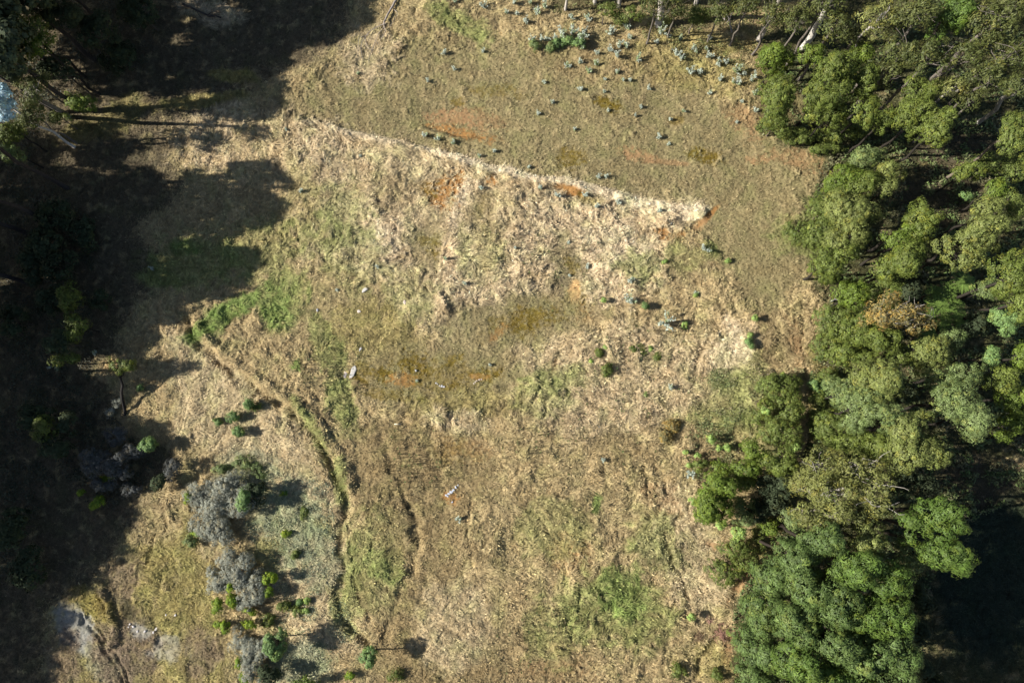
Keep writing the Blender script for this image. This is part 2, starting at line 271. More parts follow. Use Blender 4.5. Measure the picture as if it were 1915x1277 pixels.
def linefield(X, Y):
    h = np.zeros(X.shape)
    n = fbm(X*.9, Y*.9, 61, 3)*.55; n2 = noise(X*.45, Y*.45, 63)
    for pl, w, a in LINES:
        pts = P([p[0] for p in pl], [p[1] for p in pl])[:, :2]
        lo = pts.min(0)-w*3-1; hi = pts.max(0)+w*3+1
        i = np.nonzero((X > lo[0]) & (X < hi[0]) & (Y > lo[1]) & (Y < hi[1]))[0]
        if not len(i): continue
        d = np.full(len(i), 1e9); q_ = .35 if a > 0 else .8; x = X[i]+n[i]*q_; y = Y[i]+n2[i]*.5
        for k in range(len(pts)-1):
            A, B = pts[k], pts[k+1]; AB = B-A; L = AB.dot(AB)
            t = np.clip(((x-A[0])*AB[0]+(y-A[1])*AB[1])/L, 0, 1)
            d = np.minimum(d, np.hypot(x-A[0]-t*AB[0], y-A[1]-t*AB[1]))
        ww = w*(1+.7*n2[i])
        h[i] += a*sstep(1.3, .1, d/ww)*(.85+.9*n[i]+.4*n2[i])
    return h
def height(X, Y, tall):
    big = fbm(X*.05, Y*.05, 71, 2)*.5+fbm(X*.42, Y*.42, 72, 2)*.32*np.clip(tall+.15, 0, 1)
    wx = X+noise(X*.5, Y*.5, 73)*.8; wy = Y+noise(X*.5, Y*.5, 74)*.8
    b1 = 1-np.abs(noise(wx*.5, wy*.5, 75))*2.2       # sharp-valleyed mats of lodged grass
    b1 = -np.abs(b1)*0+np.sqrt(np.abs(noise(wx*.48, wy*.48, 75))+.002)
    b2 = np.sqrt(np.abs(noise(wx*1.1, wy*1.1, 77))+.002)
    mod = sstep(-.25, .35, noise(X*.12, Y*.12, 70))*.7+.45
    t = (b1*.46+b2*.36)*np.clip(tall, 0, 1)*mod
    s = fbm(X*2.6, Y*2.6, 79, 2)*(.05+.09*tall)
    return big+t+s+linefield(X, Y)

# ------------------------------------------------------------------ ground mesh
print('ground'); STEP = 0.105
def axis(a, b):
    core = np.arange(a, b, STEP); out = [STEP]
    while sum(out) < 2500: out.append(out[-1]*1.35)
    o = np.cumsum(out)
    return np.concatenate([a-o[::-1], core, core[-1]+o])
gx = axis(-63, 60); gy = axis(-31, 60)
GX, GY = np.meshgrid(gx, gy); X = GX.ravel(); Y = GY.ravel()
colr, tall, cov, ppx, ppy = zones(X, Y)
Z = height(X, Y, tall)
ny, nx = GX.shape
idx = np.arange(nx*ny).reshape(ny, nx)
fc = np.stack([idx[:-1, :-1], idx[:-1, 1:], idx[1:, 1:], idx[1:, :-1]], -1).reshape(-1, 4)
gcol = colr*np.where(cov > .5, .9, 1.0)[:, None]
g = obj('ground', mesh('ground', np.stack([X, Y, Z], -1), fc, gcol, True), M_ground)
tag(g, kind='structure')
ZG = Z.reshape(ny, nx)
def gz(x, y):
    x = np.asarray(x, float); y = np.asarray(y, float)
    i = np.clip(np.searchsorted(gx, x)-1, 0, nx-2); j = np.clip(np.searchsorted(gy, y)-1, 0, ny-2)
    fx = np.clip((x-gx[i])/(gx[i+1]-gx[i]), 0, 1); fy = np.clip((y-gy[j])/(gy[j+1]-gy[j]), 0, 1)
    return (ZG[j, i]*(1-fx)+ZG[j, i+1]*fx)*(1-fy)+(ZG[j+1, i]*(1-fx)+ZG[j+1, i+1]*fx)*fy

# ------------------------------------------------------------------ grass: lodged straw and short turf
print('grass')
def strands(n, seed, short):
    r = np.random.default_rng(seed)
    px = r.uniform(-60, 1975, n); py = r.uniform(-60, 1330, n)
    p = P(px, py); x, y = p[:, 0], p[:, 1]
    c, t, cv, _, _ = zones(x, y)
    keep = r.random(n) < (np.where(cv > .5, 1, .25) if short else sstep(.12, .6, t)*cv)
    x, y, c, t, cv = x[keep], y[keep], c[keep], t[keep], cv[keep]; n = len(x)
    ang = 2.4*math.pi*noise(x*.15, y*.15, 91)+1.9*noise(x*.5, y*.5, 92)+.5*noise(x*1.3, y*1.3, 95)+.7
    if short:
        ang = r.uniform(0, 2*math.pi, n); ln = r.uniform(.07, .2, n)*(1+t); wd = r.uniform(.018, .045, n); up = r.uniform(.3, .9, n)
        br = np.exp(r.normal(0, .26, n))
        c = c*np.where(r.random(n) < .06, 1.5, 1)[:, None]
    else:
        ang = ang+r.normal(0, .2, n); ln = r.uniform(.35, .9, n)*(.5+.6*t); wd = r.uniform(.008, .022, n)*(.6+.6*t); up = r.uniform(.03, .22, n)
        bk = P([560, 600, 700, 800, 900, 1000, 1100, 1200, 1310], [228, 240, 262, 285, 315, 340, 354, 384, 396]); yb = np.interp(x, bk[:, 0], bk[:, 1]); sb = np.interp(x, bk[:, 0], np.arctan(np.gradient(bk[:, 1], bk[:, 0])))
        near = sstep(1.3, .4, np.abs(y-yb+.2))*(x > bk[0, 0])*(x < bk[-1, 0]); ang = ang*(1-near)+(sb-.5+r.normal(0, .3, n))*near
        br = np.exp(r.normal(0, .09, n)+.42*noise(x*.9, y*.9, 93)+.28*noise(x*2.7, y*2.7, 94))
    z = gz(x, y)
    dx, dy = np.cos(ang), np.sin(ang)
    a = np.stack([x-dy*wd, y+dx*wd, z-.01], -1); b = np.stack([x+dy*wd, y-dx*wd, z-.01], -1)
    mx_, my_ = x+dx*ln*.5, y+dy*ln*.5; mz = np.maximum(z+up*ln*.6, gz(mx_, my_)+.03)
    ex, ey = x+dx*ln+r.normal(0, .035, n), y+dy*ln+r.normal(0, .035, n); ez = np.maximum(z+up*ln*(.75 if short else .45), gz(ex, ey)+.03)
    c1 = np.stack([mx_-dy*wd*.8, my_+dx*wd*.8, mz], -1); c2 = np.stack([mx_+dy*wd*.8, my_-dx*wd*.8, mz], -1); e = np.stack([ex, ey, ez], -1)
    v = np.stack([a, b, c2, e, c1], 1).reshape(-1, 3)
    f = np.arange(n*5).reshape(n, 5)
    bc = c*br[:, None]*(1.08 if short else 1.2)
    cc = np.stack([bc*.8, bc*.8, bc, bc*1.1, bc], 1).reshape(-1, 3)
    return v, f, cc
v, f, cc = strands(600000, 11, False)
tag(obj('dry_grass', mesh('dry_grass', v, f, cc), M_grass), 'pale lodged dry grass lying in swirls all over the clearing', 'grass', kind='stuff')
v, f, cc = strands(420000, 12, True)
tag(obj('short_turf', mesh('short_turf', v, f, cc), M_grass), 'short brownish olive turf on the upper terrace and hollows', 'turf', kind='stuff')
# thin standing weed stalks
def stalks():
    r = np.random.default_rng(5); zs = [(1060, 1180, 130, 80, 90), (1150, 780, 160, 90, 110), (1010, 840, 110, 60, 50), (1180, 640, 130, 50, 70), (610, 690, 60, 70, 80), (1330, 860, 60, 50, 60), (1000, 480, 160, 60, 90), (770, 860, 60, 70, 90)]
    V, Fs, Cc = [], [], []; k = 0
    for cx, cy, rx, ry, n in zs:
        q = P(cx+r.normal(0, .5, n)*rx, cy+r.normal(0, .5, n)*ry)
        for p in q:
            hh = r.uniform(.35, .95); x, y = p[0], p[1]; z = float(gz(x, y)); dc = np.array([.22, .18, .09])*r.uniform(.5, 1.3)
            if r.random() < .3: dc = np.array([.13, .17, .06])
            for s in range(5):
                a = r.uniform(0, 6.28); l = r.uniform(.06, .2); zz = z+hh*r.uniform(.2, .95); w = .035
                b0 = np.array([x, y, zz]); d = np.array([math.cos(a)*l, math.sin(a)*l, l*.5]); sd = np.array([-math.sin(a)*w, math.cos(a)*w, 0])
                V += [b0-sd*.4, b0+d*.5-sd, b0+d, b0+d*.5+sd]; Fs.append([k, k+1, k+2, k+3]); k += 4; Cc += [dc]*4
            for a in (0.3, 1.9):
                sd = np.array([math.cos(a), math.sin(a), 0])*.03
                b0 = np.array([x, y, z-.02]); t0 = np.array([x+r.normal(0, .06), y+r.normal(0, .06), z+hh])
                V += [b0-sd, b0+sd, t0+sd*.4, t0-sd*.4]; Fs.append([k, k+1, k+2, k+3]); k += 4; Cc += [dc]*4
    return np.array(V), np.array(Fs), np.array(Cc)
v, f, cc = stalks()
tag(obj('weed_stalks', mesh('weed_stalks', v, f, cc), M_grass), 'thin standing weed stalks scattered over the lower field', 'weeds', kind='stuff')

# ------------------------------------------------------------------ plants
def unit(v): return v/np.maximum(np.linalg.norm(v, axis=-1, keepdims=True), 1e-9)
def leaves(pos, nrm, size, col, r, aspect=.6, droop=0.0):
    n = len(pos); nrm = unit(nrm)
    a = unit(np.cross(nrm, r.normal(0, 1, (n, 3)))); 
    if droop: a = unit(a*(1-droop)+np.array([0, 0, -1.0])*droop)
    b = np.cross(nrm, a); s = size[:, None]
    v = np.stack([pos-a*s, pos+b*s*aspect-a*s*.1, pos+a*s, pos-b*s*aspect-a*s*.1], 1).reshape(-1, 3)
    f = np.arange(n*4).reshape(n, 4)
    return v, f, np.repeat(col, 4, 0)
def tubes(segs, sides=6):
    """segs: list of (points, radii) -> verts, faces"""
    V, Fs, k = [], [], 0
    for pts, rad in segs:
        pts = np.asarray(pts, float); n = len(pts)
        t = unit(np.gradient(pts, axis=0)); ref = np.array([.31, .87, .37])
        for i in range(n):
            a = unit(np.cross(t[i], ref)); b = np.cross(t[i], a)
            for s in range(sides):
                th = 2*math.pi*s/sides; V.append(pts[i]+(a*math.cos(th)+b*math.sin(th))*rad[i])
        for i in range(n-1):
            for s in range(sides):
                s2 = (s+1) % sides; Fs.append([k+i*sides+s, k+i*sides+s2, k+(i+1)*sides+s2, k+(i+1)*sides+s])
        for e in (0, n-1):
            c = k+e*sides
            for s in range(1, sides-1, 2):
                if sides == 6 and s == 1: Fs.append([c, c+1, c+2, c+3]); Fs.append([c, c+3, c+4, c+5])
        k += n*sides
    return np.array(V), np.array(Fs)

# kind: colours (two or three linear), leaf size, clump radius, leaves per clump, droop, aspect, gap, bark
K = {
 'wattle': dict(c=[(.15, .17, .052), (.20, .215, .075), (.11, .135, .04)], s=.095, rc=.36, n=34, dr=0, asp=.5, cov=1.0, bark=(.035, .03, .024)),
 'bright': dict(c=[(.15, .195, .042), (.19, .23, .06), (.115, .15, .035)], s=.095, rc=.36, n=34, dr=0, asp=.5, cov=1.05, bark=(.035, .03, .024)),
 'silver': dict(c=[(.20, .235, .13), (.25, .28, .18), (.16, .2, .10)], s=.085, rc=.34, n=32, dr=0, asp=.45, cov=.95, bark=(.035, .03, .024)),
 'pale': dict(c=[(.215, .22, .10), (.27, .265, .13), (.17, .185, .075)], s=.09, rc=.34, n=34, dr=0, asp=.5, cov=1.05, bark=(.035, .03, .024)),
 'euc': dict(c=[(.115, .12, .055), (.145, .14, .065), (.09, .10, .045)], s=.15, rc=.5, n=26, dr=.3, asp=.34, cov=.85, bark=(.15, .13, .11)),
 'eucpale': dict(c=[(.22, .205, .10), (.26, .235, .12), (.18, .18, .08)], s=.14, rc=.45, n=26, dr=.3, asp=.3, cov=.85, bark=(.34, .31, .27)),
 'eucgold': dict(c=[(.20, .18, .08), (.34, .22, .05), (.17, .16, .07)], s=.14, rc=.45, n=26, dr=.3, asp=.3, cov=.85, bark=(.34, .31, .27)),
 'pine': dict(c=[(.085, .135, .034), (.115, .165, .045), (.065, .105, .028)], s=.14, rc=.42, n=40, dr=0, asp=.3, cov=1.0, bark=(.04, .032, .026)),
 'pineyel': dict(c=[(.11, .165, .045), (.15, .20, .06), (.08, .12, .038)], s=.14, rc=.42, n=38, dr=0, asp=.3, cov=1.0, bark=(.04, .032, .026)),
 'dark': dict(c=[(.045, .06, .03), (.06, .075, .04), (.035, .05, .025)], s=.15, rc=.42, n=22, dr=0, asp=.5, cov=1.0, bark=(.1, .08, .06)),  # leaf colour darkened to stand for foliage in shade
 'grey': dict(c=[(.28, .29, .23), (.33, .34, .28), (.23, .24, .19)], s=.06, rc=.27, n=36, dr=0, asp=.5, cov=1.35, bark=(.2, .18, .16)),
 'greyshade': dict(c=[(.10, .105, .10), (.13, .135, .13), (.08, .085, .08)], s=.065, rc=.27, n=32, dr=0, asp=.5, cov=1.2, bark=(.1, .09, .08)),  # the grey shrub again, with shade put into its leaf colour
 'lime': dict(c=[(.16, .26, .02), (.26, .32, .02), (.11, .2, .02)], s=.07, rc=.2, n=28, dr=0, asp=.4, cov=1.3, bark=(.035, .03, .024)),
 'jade': dict(c=[(.14, .23, .07), (.20, .30, .10), (.10, .17, .055)], s=.08, rc=.22, n=28, dr=0, asp=.5, cov=1.2, bark=(.035, .03, .024)),
 'fresh': dict(c=[(.26, .38, .10), (.34, .46, .14), (.19, .29, .07)], s=.07, rc=.16, n=22, dr=0, asp=.45, cov=1.2, bark=(.2, .16, .1)),
 'scrub': dict(c=[(.16, .18, .065), (.20, .215, .09), (.12, .15, .045)], s=.09, rc=.28, n=26, dr=0, asp=.45, cov=.9, bark=(.16, .13, .1)),
 'blue': dict(c=[(.42, .62, .72), (.60, .76, .84), (.26, .42, .50)], s=.14, rc=.35, n=24, dr=0, asp=.55, cov=.9, bark=(.6, .55, .5)),
 'caster': dict(c=[(.06, .08, .035), (.08, .10, .05), (.05, .065, .03)], s=.24, rc=.62, n=26, dr=0, asp=.55, cov=1.1, bark=(.06, .05, .045)),
}
SPARSE = ('wattle', 'bright', 'pale', 'silver', 'pine', 'pineyel', 'eucpale')
def crown(kind, cen, rx, ry, rz, r, nl=None, flat=.0):
    k = K[kind]
    R0 = (rx*ry*rz)**(1/3)
    nl = nl or int(np.clip(5+R0*1.6, 5, 13))
    # main lobes inside the ellipsoid
    L = []
    for i in range(nl):
        z = r.uniform(-.25, 1)**1; a = r.uniform(0, 6.283)+i*2.4
        q = math.sqrt(max(0, 1-min(1, abs(z))**2)); d = r.uniform(.42, .74)
        L.append((np.array([math.cos(a)*q*rx*d, math.sin(a)*q*ry*d, z*rz*d]), r.uniform(.3, .5)))
    L.append((np.array([r.normal(0, .1)*rx, r.normal(0, .1)*ry, 0]), .56))
    pos, nr, cl = [], [], []
    pal = np.array(k['c'])
    for c, s in L:
        ax = np.array([rx, ry, rz])*s; ax = np.maximum(ax, k['rc']*.8)
        area = 4*math.pi*(((ax[0]*ax[1])**1.6+(ax[0]*ax[2])**1.6+(ax[1]*ax[2])**1.6)/3)**(1/1.6)
        nc = max(5, int(area*.8/(k['rc']**2*2.6)*k['cov']*(.9 if kind in SPARSE else 1)))
        d = unit(r.normal(0, 1, (nc, 3))+np.array([0, 0, .45]))
        cc = c+d*ax*r.uniform(.78, 1.06, (nc, 1))
        # drop clumps deep inside the crown
        e = np.linalg.norm(cc/np.array([rx, ry, rz]), axis=1)
        keep = (e > .42) & (cc[:, 2] > -rz*.9)
        cc, d = cc[keep], d[keep]; nc = len(cc)
        if not nc: continue
        out = unit(cc/np.array([rx, ry, rz])+np.array([0, 0, .35]))
        n = k['n']
        ld = unit(r.normal(0, 1, (nc, n, 3))+out[:, None]*.7)
        rr = k['rc']*np.exp(r.normal(0, .28, (nc, 1, 1)))
        pp = cc[:, None]+ld*rr*r.uniform(.6, 1.0, (nc, n, 1))
        nn = ld*.9+out[:, None]*.4+d[:, None]*.4+r.normal(0, .16, (nc, n, 3))
        ci = pal[r.integers(0, len(pal), nc)][:, None]*.5+pal[r.integers(0, len(pal), (nc, n))]*.5
        ci = ci*np.exp(r.normal(0, .16, (nc, 1, 1))+r.normal(0, .11, (nc, n, 1)))*(1+(r.random((nc, 1, 1)) < .12)*np.array([.28, .12, -.1]))
        pos.append(pp.reshape(-1, 3)); nr.append(nn.reshape(-1, 3)); cl.append(ci.reshape(-1, 3))
    pos = np.concatenate(pos); nr = np.concatenate(nr); cl = np.concatenate(cl)
    sz = k['s']*r.uniform(.6, 1.35, len(pos))
    v, f, c = leaves(pos+cen, nr, sz, cl, r, k['asp'], k['dr'])
    return v, f, c, [(l[0]+cen, l[1]) for l in L]
def limb(a, b, r0, r1, r, n=5, wob=.08):
    t = np.linspace(0, 1, n)[:, None]; L = np.linalg.norm(b-a)
    p = a*(1-t)+b*t; p[1:-1] += r.normal(0, wob*L*.35, (n-2, 3))
    return p, np.linspace(r0, r1, n)
G_W_ = 'dense bushy trees in the right hand wood'
REG = []   # (object, description, category, group, px, py)
def register(o, desc, cat, px, py, group): REG.append((o, desc, cat, px, py, group))
def tree(name, kind, px, py, rx, ry, top, desc, cat='tree', group=None, seed=0, base=None, bare=0, mat=None, rz=None, trunk_r=None, bark=None):
    """crown centre at photo pixel (px,py); rx,ry px; top m"""
    r = np.random.default_rng(seed+int(px*13+py*7) % 99991)
    if group == G_W_ and kind not in ('scrub', 'jade'): top *= 1.25; rx *= .97; ry *= .97
    if kind == 'grey': top *= .7
    ppm = F/(H-top*.8)
    RX, RY = rx/ppm, ry/ppm; RZ = rz or min((RX+RY)/2*(1.35 if group == G_W_ else 2.0 if kind.startswith('pine') else .9), top*.49)
    hc = top-RZ*.92
    c = P(px, py, hc)
    b = c.copy() if base is None else P(base[0], base[1]); b[2] = float(gz(b[0], b[1]))-.05
    root = empty(name, b)
    if kind == 'grey': RX *= 1.2; RY *= 1.2
    cen = c-b; v, f, cc, L = crown(kind, cen, RX, RY, RZ, r)
    v[:, 2] = np.maximum(v[:, 2], .03)
    obj('crown', mesh('crown', v, f, cc), mat or (M_leaf if kind not in ('grey', 'dark', 'greyshade') else M_dull), root)
    tr = trunk_r or (.04+top*.008); segs = []
    fork = cen*np.array([.75, .75, 1])+np.array([0, 0, -RZ*.55]); fork[2] = max(fork[2], .15)
    segs.append(limb(np.zeros(3), fork, tr*1.25, tr*.75, r, 6, .05)); tips = []
    for lc, s in L[:9]:
        segs.append(limb(fork, lc*np.array([1, 1, 1]), tr*.5, tr*.15, r, 5, .16)); tips.append(lc)
    for i in range(bare):      # bare pale limbs poking out of the foliage
        a = tips[r.integers(len(tips))]; q = r.uniform(0, 6.28)
        e = cen+np.array([math.cos(q)*RX, math.sin(q)*RY, RZ*r.uniform(.75, 1.05)])*r.uniform(.6, .95)
        segs.append(limb(a, e, tr*.35, tr*.1, r, 5, .2))
        e2 = e+r.normal(0, .5, 3); segs.append(limb((a+e)/2, e2, tr*.2, .015, r, 4, .2))
    tv, tf = tubes(segs)
    bc = np.tile(np.array(bark or K[kind]['bark']), (len(tv), 1))*r.uniform(.85, 1.1, (len(tv), 1))
    obj('trunk', mesh('trunk', tv, tf, bc, True), M_bark, root)
    register(root, desc, cat, px, py, group)
    return root

print('trees')
G_E = 'gum trees along the top right edge'; G_W = 'dense bushy trees in the right hand wood'; G_P = 'dark green pines in the lower right wood'
# --- gums whose feet show along the top edge: base px, top height
for kk, vv in K.items():
    if kk in ('wattle', 'bright', 'pale', 'scrub', 'euc', 'eucpale', 'pineyel', 'silver'):
        vv['c'] = [(a*.70, b*.80, c*.47) for a, b, c in vv['c']]
for i, (bx, by, top, rr, k, tr, dsc) in enumerate([
    (1057, 22, 17, 3.2, 'euc', .13, 'gum tree with thin pale trunk'), (1112, 9, 16, 3.4, 'euc', .2, 'gum tree with grey trunk'),
    (1156, 18, 18, 3.6, 'euc', .22, 'gum tree with straight grey trunk'), (1229, 52, 15, 3.6, 'euc', .34, 'gum tree with stout pale trunk'),
    (1417, 78, 15, 3.4, 'euc', .25, 'gum tree with slim pale grey trunk'), (1500, 92, 16, 4.0, 'euc', .32, 'gum tree with bright white trunk'),
    (1300, 10, 16, 4.0, 'euc', .2, 'gum tree with dead forked limb')]):
    b = P(bx, by); hc = top-2.6; q = proj(b[0], b[1], hc); ppm = F/(H-hc)
    tree('gum_tree', k, float(q[0]), float(q[1]), rr*ppm, rr*ppm*.9, top, dsc, group=G_E, base=(bx, by), bare=3, rz=3.2, trunk_r=tr, seed=i, bark=((.5, .47, .42) if i == 5 else (.42, .38, .33)))
for i, (x, y, rx, ry, top, k) in enumerate([
    (1445, 30, 34, 30, 9, 'euc'), (1495, 45, 34, 32, 11, 'euc'), (1560, 50, 38, 34, 12, 'euc'), (1545, 5, 44, 30, 13, 'euc'), (1600, 70, 30, 24, 9, 'euc'), (1640, 35, 46, 40, 14, 'eucpale'),
    (1690, 100, 46, 36, 14, 'euc'), (1720, 30, 50, 40, 16, 'euc'), (1775, 35, 34, 46, 16, 'pineyel'), (1740, 110, 40, 34, 15, 'euc'), (1800, 110, 44, 34, 15, 'euc'), (1855, 45, 56, 46, 17, 'euc'),
    (1880, 105, 46, 40, 17, 'euc'), (1850, 150, 48, 26, 15, 'euc'), (1820, 190, 30, 24, 11, 'euc'), (1780, 165, 34, 22, 12, 'eucpale'), (1660, 140, 30, 26, 11, 'euc'), (1895, 250, 34, 46, 13, 'scrub'),
    (1225, 20, 34, 26, 8, 'euc'), (1265, 15, 26, 22, 7, 'euc'), (1130, 20, 34, 14, 4, 'scrub'), (1180, 30, 30, 16, 3.5, 'scrub'), (1160, 35, 18, 13, 2, 'scrub'), (1345, 25, 30, 24, 7, 'euc'), (1395, 20, 30, 26, 8, 'euc'), (1300, 30, 36, 20, 5, 'scrub'), (1890, 10, 40, 30, 17, 'euc')]):
    dsc = {'euc': 'open crowned olive gum tree', 'eucpale': 'pale grey green gum tree', 'pineyel': 'tall yellow green tree', 'scrub': 'low yellowish green scrub bush'}[k]
    tree('gum_tree' if 'euc' in k else ('bush' if k == 'scrub' else 'tree'), k, x, y, rx, ry, top, dsc, 'bush' if k == 'scrub' else 'tree', G_E if k != 'scrub' else 'bushes under the gum trees', bare=2 if 'euc' in k else 0, seed=i+40)
gum = tree('gum_tree', 'euc', 1905, 165, 30, 24, 16, 'gum tree with long leaning grey trunk', group=G_E, base=(1826, 232), bare=3, trunk_r=.2, bark=(.3, .28, .25))
# --- dense wood
for i, (x, y, rx, ry, top, k) in enumerate([
    (1447, 118, 42, 36, 6, 'bright'), (1452, 185, 44, 56, 8, 'wattle'), (1448, 235, 36, 26, 4, 'scrub'), (1518, 105, 34, 20, 7, 'bright'), (1545, 165, 56, 58, 10, 'wattle'), (1540, 225, 48, 36, 7, 'wattle'), (1610, 105, 26, 24, 7, 'bright'),
    (1615, 150, 34, 46, 9, 'wattle'), (1618, 205, 28, 44, 9, 'wattle'), (1580, 250, 42, 24, 4, 'scrub'), (1500, 258, 54, 22, 2.4, 'scrub'), (1545, 280, 46, 14, 1.8, 'scrub'), (1715, 178, 46, 30, 9, 'wattle'), (1710, 225, 44, 42, 10, 'wattle'), (1748, 250, 36, 40, 11, 'wattle'),
    (1650, 225, 18, 34, 8, 'wattle'), (1615, 305, 48, 28, 6, 'silver'), (1660, 325, 26, 26, 7, 'pale'), (1570, 345, 52, 34, 6, 'bright'), (1655, 355, 20, 20, 7, 'pale'), (1610, 355, 44, 34, 7, 'wattle'), (1590, 395, 54, 44, 8, 'pale'), (1540, 395, 34, 34, 5, 'scrub'),
    (1540, 440, 40, 40, 5, 'scrub'), (1580, 450, 42, 40, 8, 'pale'), (1555, 490, 44, 40, 8, 'wattle'), (1495, 430, 34, 34, 1.6, 'scrub'), (1715, 415, 36, 40, 10, 'wattle'), (1690, 450, 36, 30, 9, 'bright'), (1695, 490, 34, 40, 10, 'wattle'), (1655, 505, 40, 34, 8, 'wattle'), (1650, 545, 40, 36, 7, 'scrub'),
    (1830, 440, 46, 40, 12, 'pale'), (1790, 470, 44, 38, 11, 'pale'), (1890, 520, 46, 50, 12, 'wattle'), (1905, 565, 36, 36, 11, 'wattle'), (1840, 545, 30, 22, 7, 'silver'),
    (1808, 322, 32, 26, 6, 'wattle'), (1860, 305, 34, 26, 6, 'scrub'), (1900, 320, 34, 34, 7, 'scrub'), (1855, 360, 28, 26, 6, 'bright'), (1845, 395, 36, 22, 8, 'pale'), (1890, 385, 30, 34, 8, 'scrub'), (1805, 365, 14, 9, 3, 'jade'),
    (1590, 555, 46, 34, 6, 'bright'), (1565, 600, 44, 44, 6, 'scrub'), (1600, 625, 44, 44, 7, 'wattle'), (1590, 665, 40, 30, 6, 'wattle'), (1550, 650, 36, 36, 4, 'scrub'), (1660, 585, 52, 34, 10, 'eucgold'), (1705, 600, 34, 30, 9, 'eucgold'), (1640, 640, 30, 40, 8, 'wattle'),
    (1685, 665, 26, 20, 7, 'scrub'), (1735, 668, 42, 40, 9, 'pale'), (1775, 635, 34, 20, 8, 'silver'), (1880, 600, 26, 30, 9, 'jade'), (1855, 665, 20, 22, 8, 'jade'), (1905, 670, 16, 34, 9, 'bright'),
    (1640, 725, 56, 50, 11, 'pale'), (1600, 765, 48, 48, 9, 'silver'), (1650, 780, 34, 34, 10, 'silver'), (1570, 740, 38, 40, 6, 'silver'), (1560, 800, 44, 40, 5, 'scrub'), (1605, 825, 40, 30, 6, 'wattle'), (1700, 800, 50, 44, 11, 'pale'), (1715, 850, 58, 42, 11, 'pale'), (1650, 840, 36, 40, 8, 'wattle'),
    (1755, 720, 34, 30, 9, 'silver'), (1805, 700, 32, 22, 9, 'silver'), (1785, 755, 46, 44, 11, 'silver'), (1820, 785, 36, 40, 11, 'silver'), (1875, 715, 32, 26, 9, 'wattle'), (1900, 745, 30, 36, 9, 'bright'), (1895, 795, 24, 30, 8, 'bright'), (1880, 818, 22, 10, 6, 'bright'),
    (1045, 84, 15, 12, 1.3, 'jade'), (1066, 76, 15, 12, 1.6, 'jade'), (1084, 82, 14, 13, 1.6, 'jade'), (1000, 86, 11, 10, 1.2, 'silver'), (1030, 88, 10, 9, 1, 'silver'), (1525, 720, 20, 20, 2, 'jade'), (1545, 700, 26, 16, 2.5, 'scrub'), (1530, 770, 22, 50, 1.6, 'scrub'),
    (1450, 725, 42, 34, 3.5, 'scrub'), (1475, 765, 30, 40, 3.6, 'scrub'), (1425, 770, 30, 30, 2.4, 'scrub'), (1460, 815, 40, 30, 5, 'scrub'), (1415, 845, 32, 22, 4.5, 'bright'), (1455, 862, 40, 28, 7, 'wattle'), (1395, 876, 28, 20, 6, 'bright'), (1345, 880, 24, 18, 3, 'bright'), (1310, 868, 20, 12, 1.6, 'scrub'),
    (1334, 940, 42, 50, 6.5, 'bright'), (1345, 908, 34, 32, 6.5, 'bright'), (1322, 955, 28, 30, 5, 'bright'), (1378, 905, 30, 22, 4.5, 'wattle'), (1425, 905, 32, 22, 4.5, 'dark'), (1450, 940, 34, 26, 3, 'dark'), (1410, 960, 26, 26, 3, 'dark'), (1470, 905, 24, 24, 5, 'dark'), (1392, 955, 26, 26, 4, 'silver'), (1375, 1025, 30, 28, 2.2, 'scrub'), (1395, 1050, 24, 24, 2, 'scrub'), (1350, 1070, 34, 30, 1.4, 'scrub'), (1420, 1000, 14, 30, 1.4, 'scrub'), (1440, 985, 16, 16, 1.6, 'bright'),  # the dark ones fill a pocket of deep shade with dark foliage
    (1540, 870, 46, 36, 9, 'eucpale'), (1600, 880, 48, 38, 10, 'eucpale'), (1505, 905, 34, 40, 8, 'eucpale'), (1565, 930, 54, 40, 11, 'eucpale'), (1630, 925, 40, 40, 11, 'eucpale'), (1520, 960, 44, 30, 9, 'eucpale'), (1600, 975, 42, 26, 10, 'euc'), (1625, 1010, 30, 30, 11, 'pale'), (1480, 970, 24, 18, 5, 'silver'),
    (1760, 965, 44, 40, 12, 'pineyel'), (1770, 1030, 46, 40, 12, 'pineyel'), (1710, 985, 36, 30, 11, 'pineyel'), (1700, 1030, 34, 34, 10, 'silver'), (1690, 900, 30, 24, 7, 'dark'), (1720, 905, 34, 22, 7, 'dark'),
    (1540, 520, 20, 16, 1.6, 'scrub'), (1712, 1120, 22, 26, 5, 'dark'), (1708, 1180, 22, 28, 6, 'dark'), (1712, 1240, 22, 28, 6, 'dark'), (1740, 1285, 26, 24, 6, 'dark'), (1690, 730, 26, 26, 7, 'dark'), (1820, 610, 34, 24, 6, 'dark'), (1700, 545, 20, 16, 6, 'dark')]):  # dark row beside the pines added to shade the lower right clearing
    dsc = {'bright': 'bushy bright green tree', 'wattle': 'dense olive green tree', 'scrub': 'low tangled green bush', 'silver': 'feathery silver green tree', 'pale': 'dense pale olive rounded tree', 'eucgold': 'gum tree with orange tinted foliage',
           'eucpale': 'thin leaved pale gum tree with bare limbs', 'euc': 'brownish gum tree', 'jade': 'small blue green bush', 'pineyel': 'feathery green tree with yellowish tips', 'dark': 'dark shade filling tree'}[k]
    low = k in ('scrub', 'jade')
    tree('bush' if low else ('gum_tree' if 'euc' in k else 'tree'), k, x, y, rx, ry, top, dsc, 'bush' if low else 'tree', 'bushes at the foot of the wood' if low else G_W, seed=i+200, bare=3 if 'euc' in k else 0)
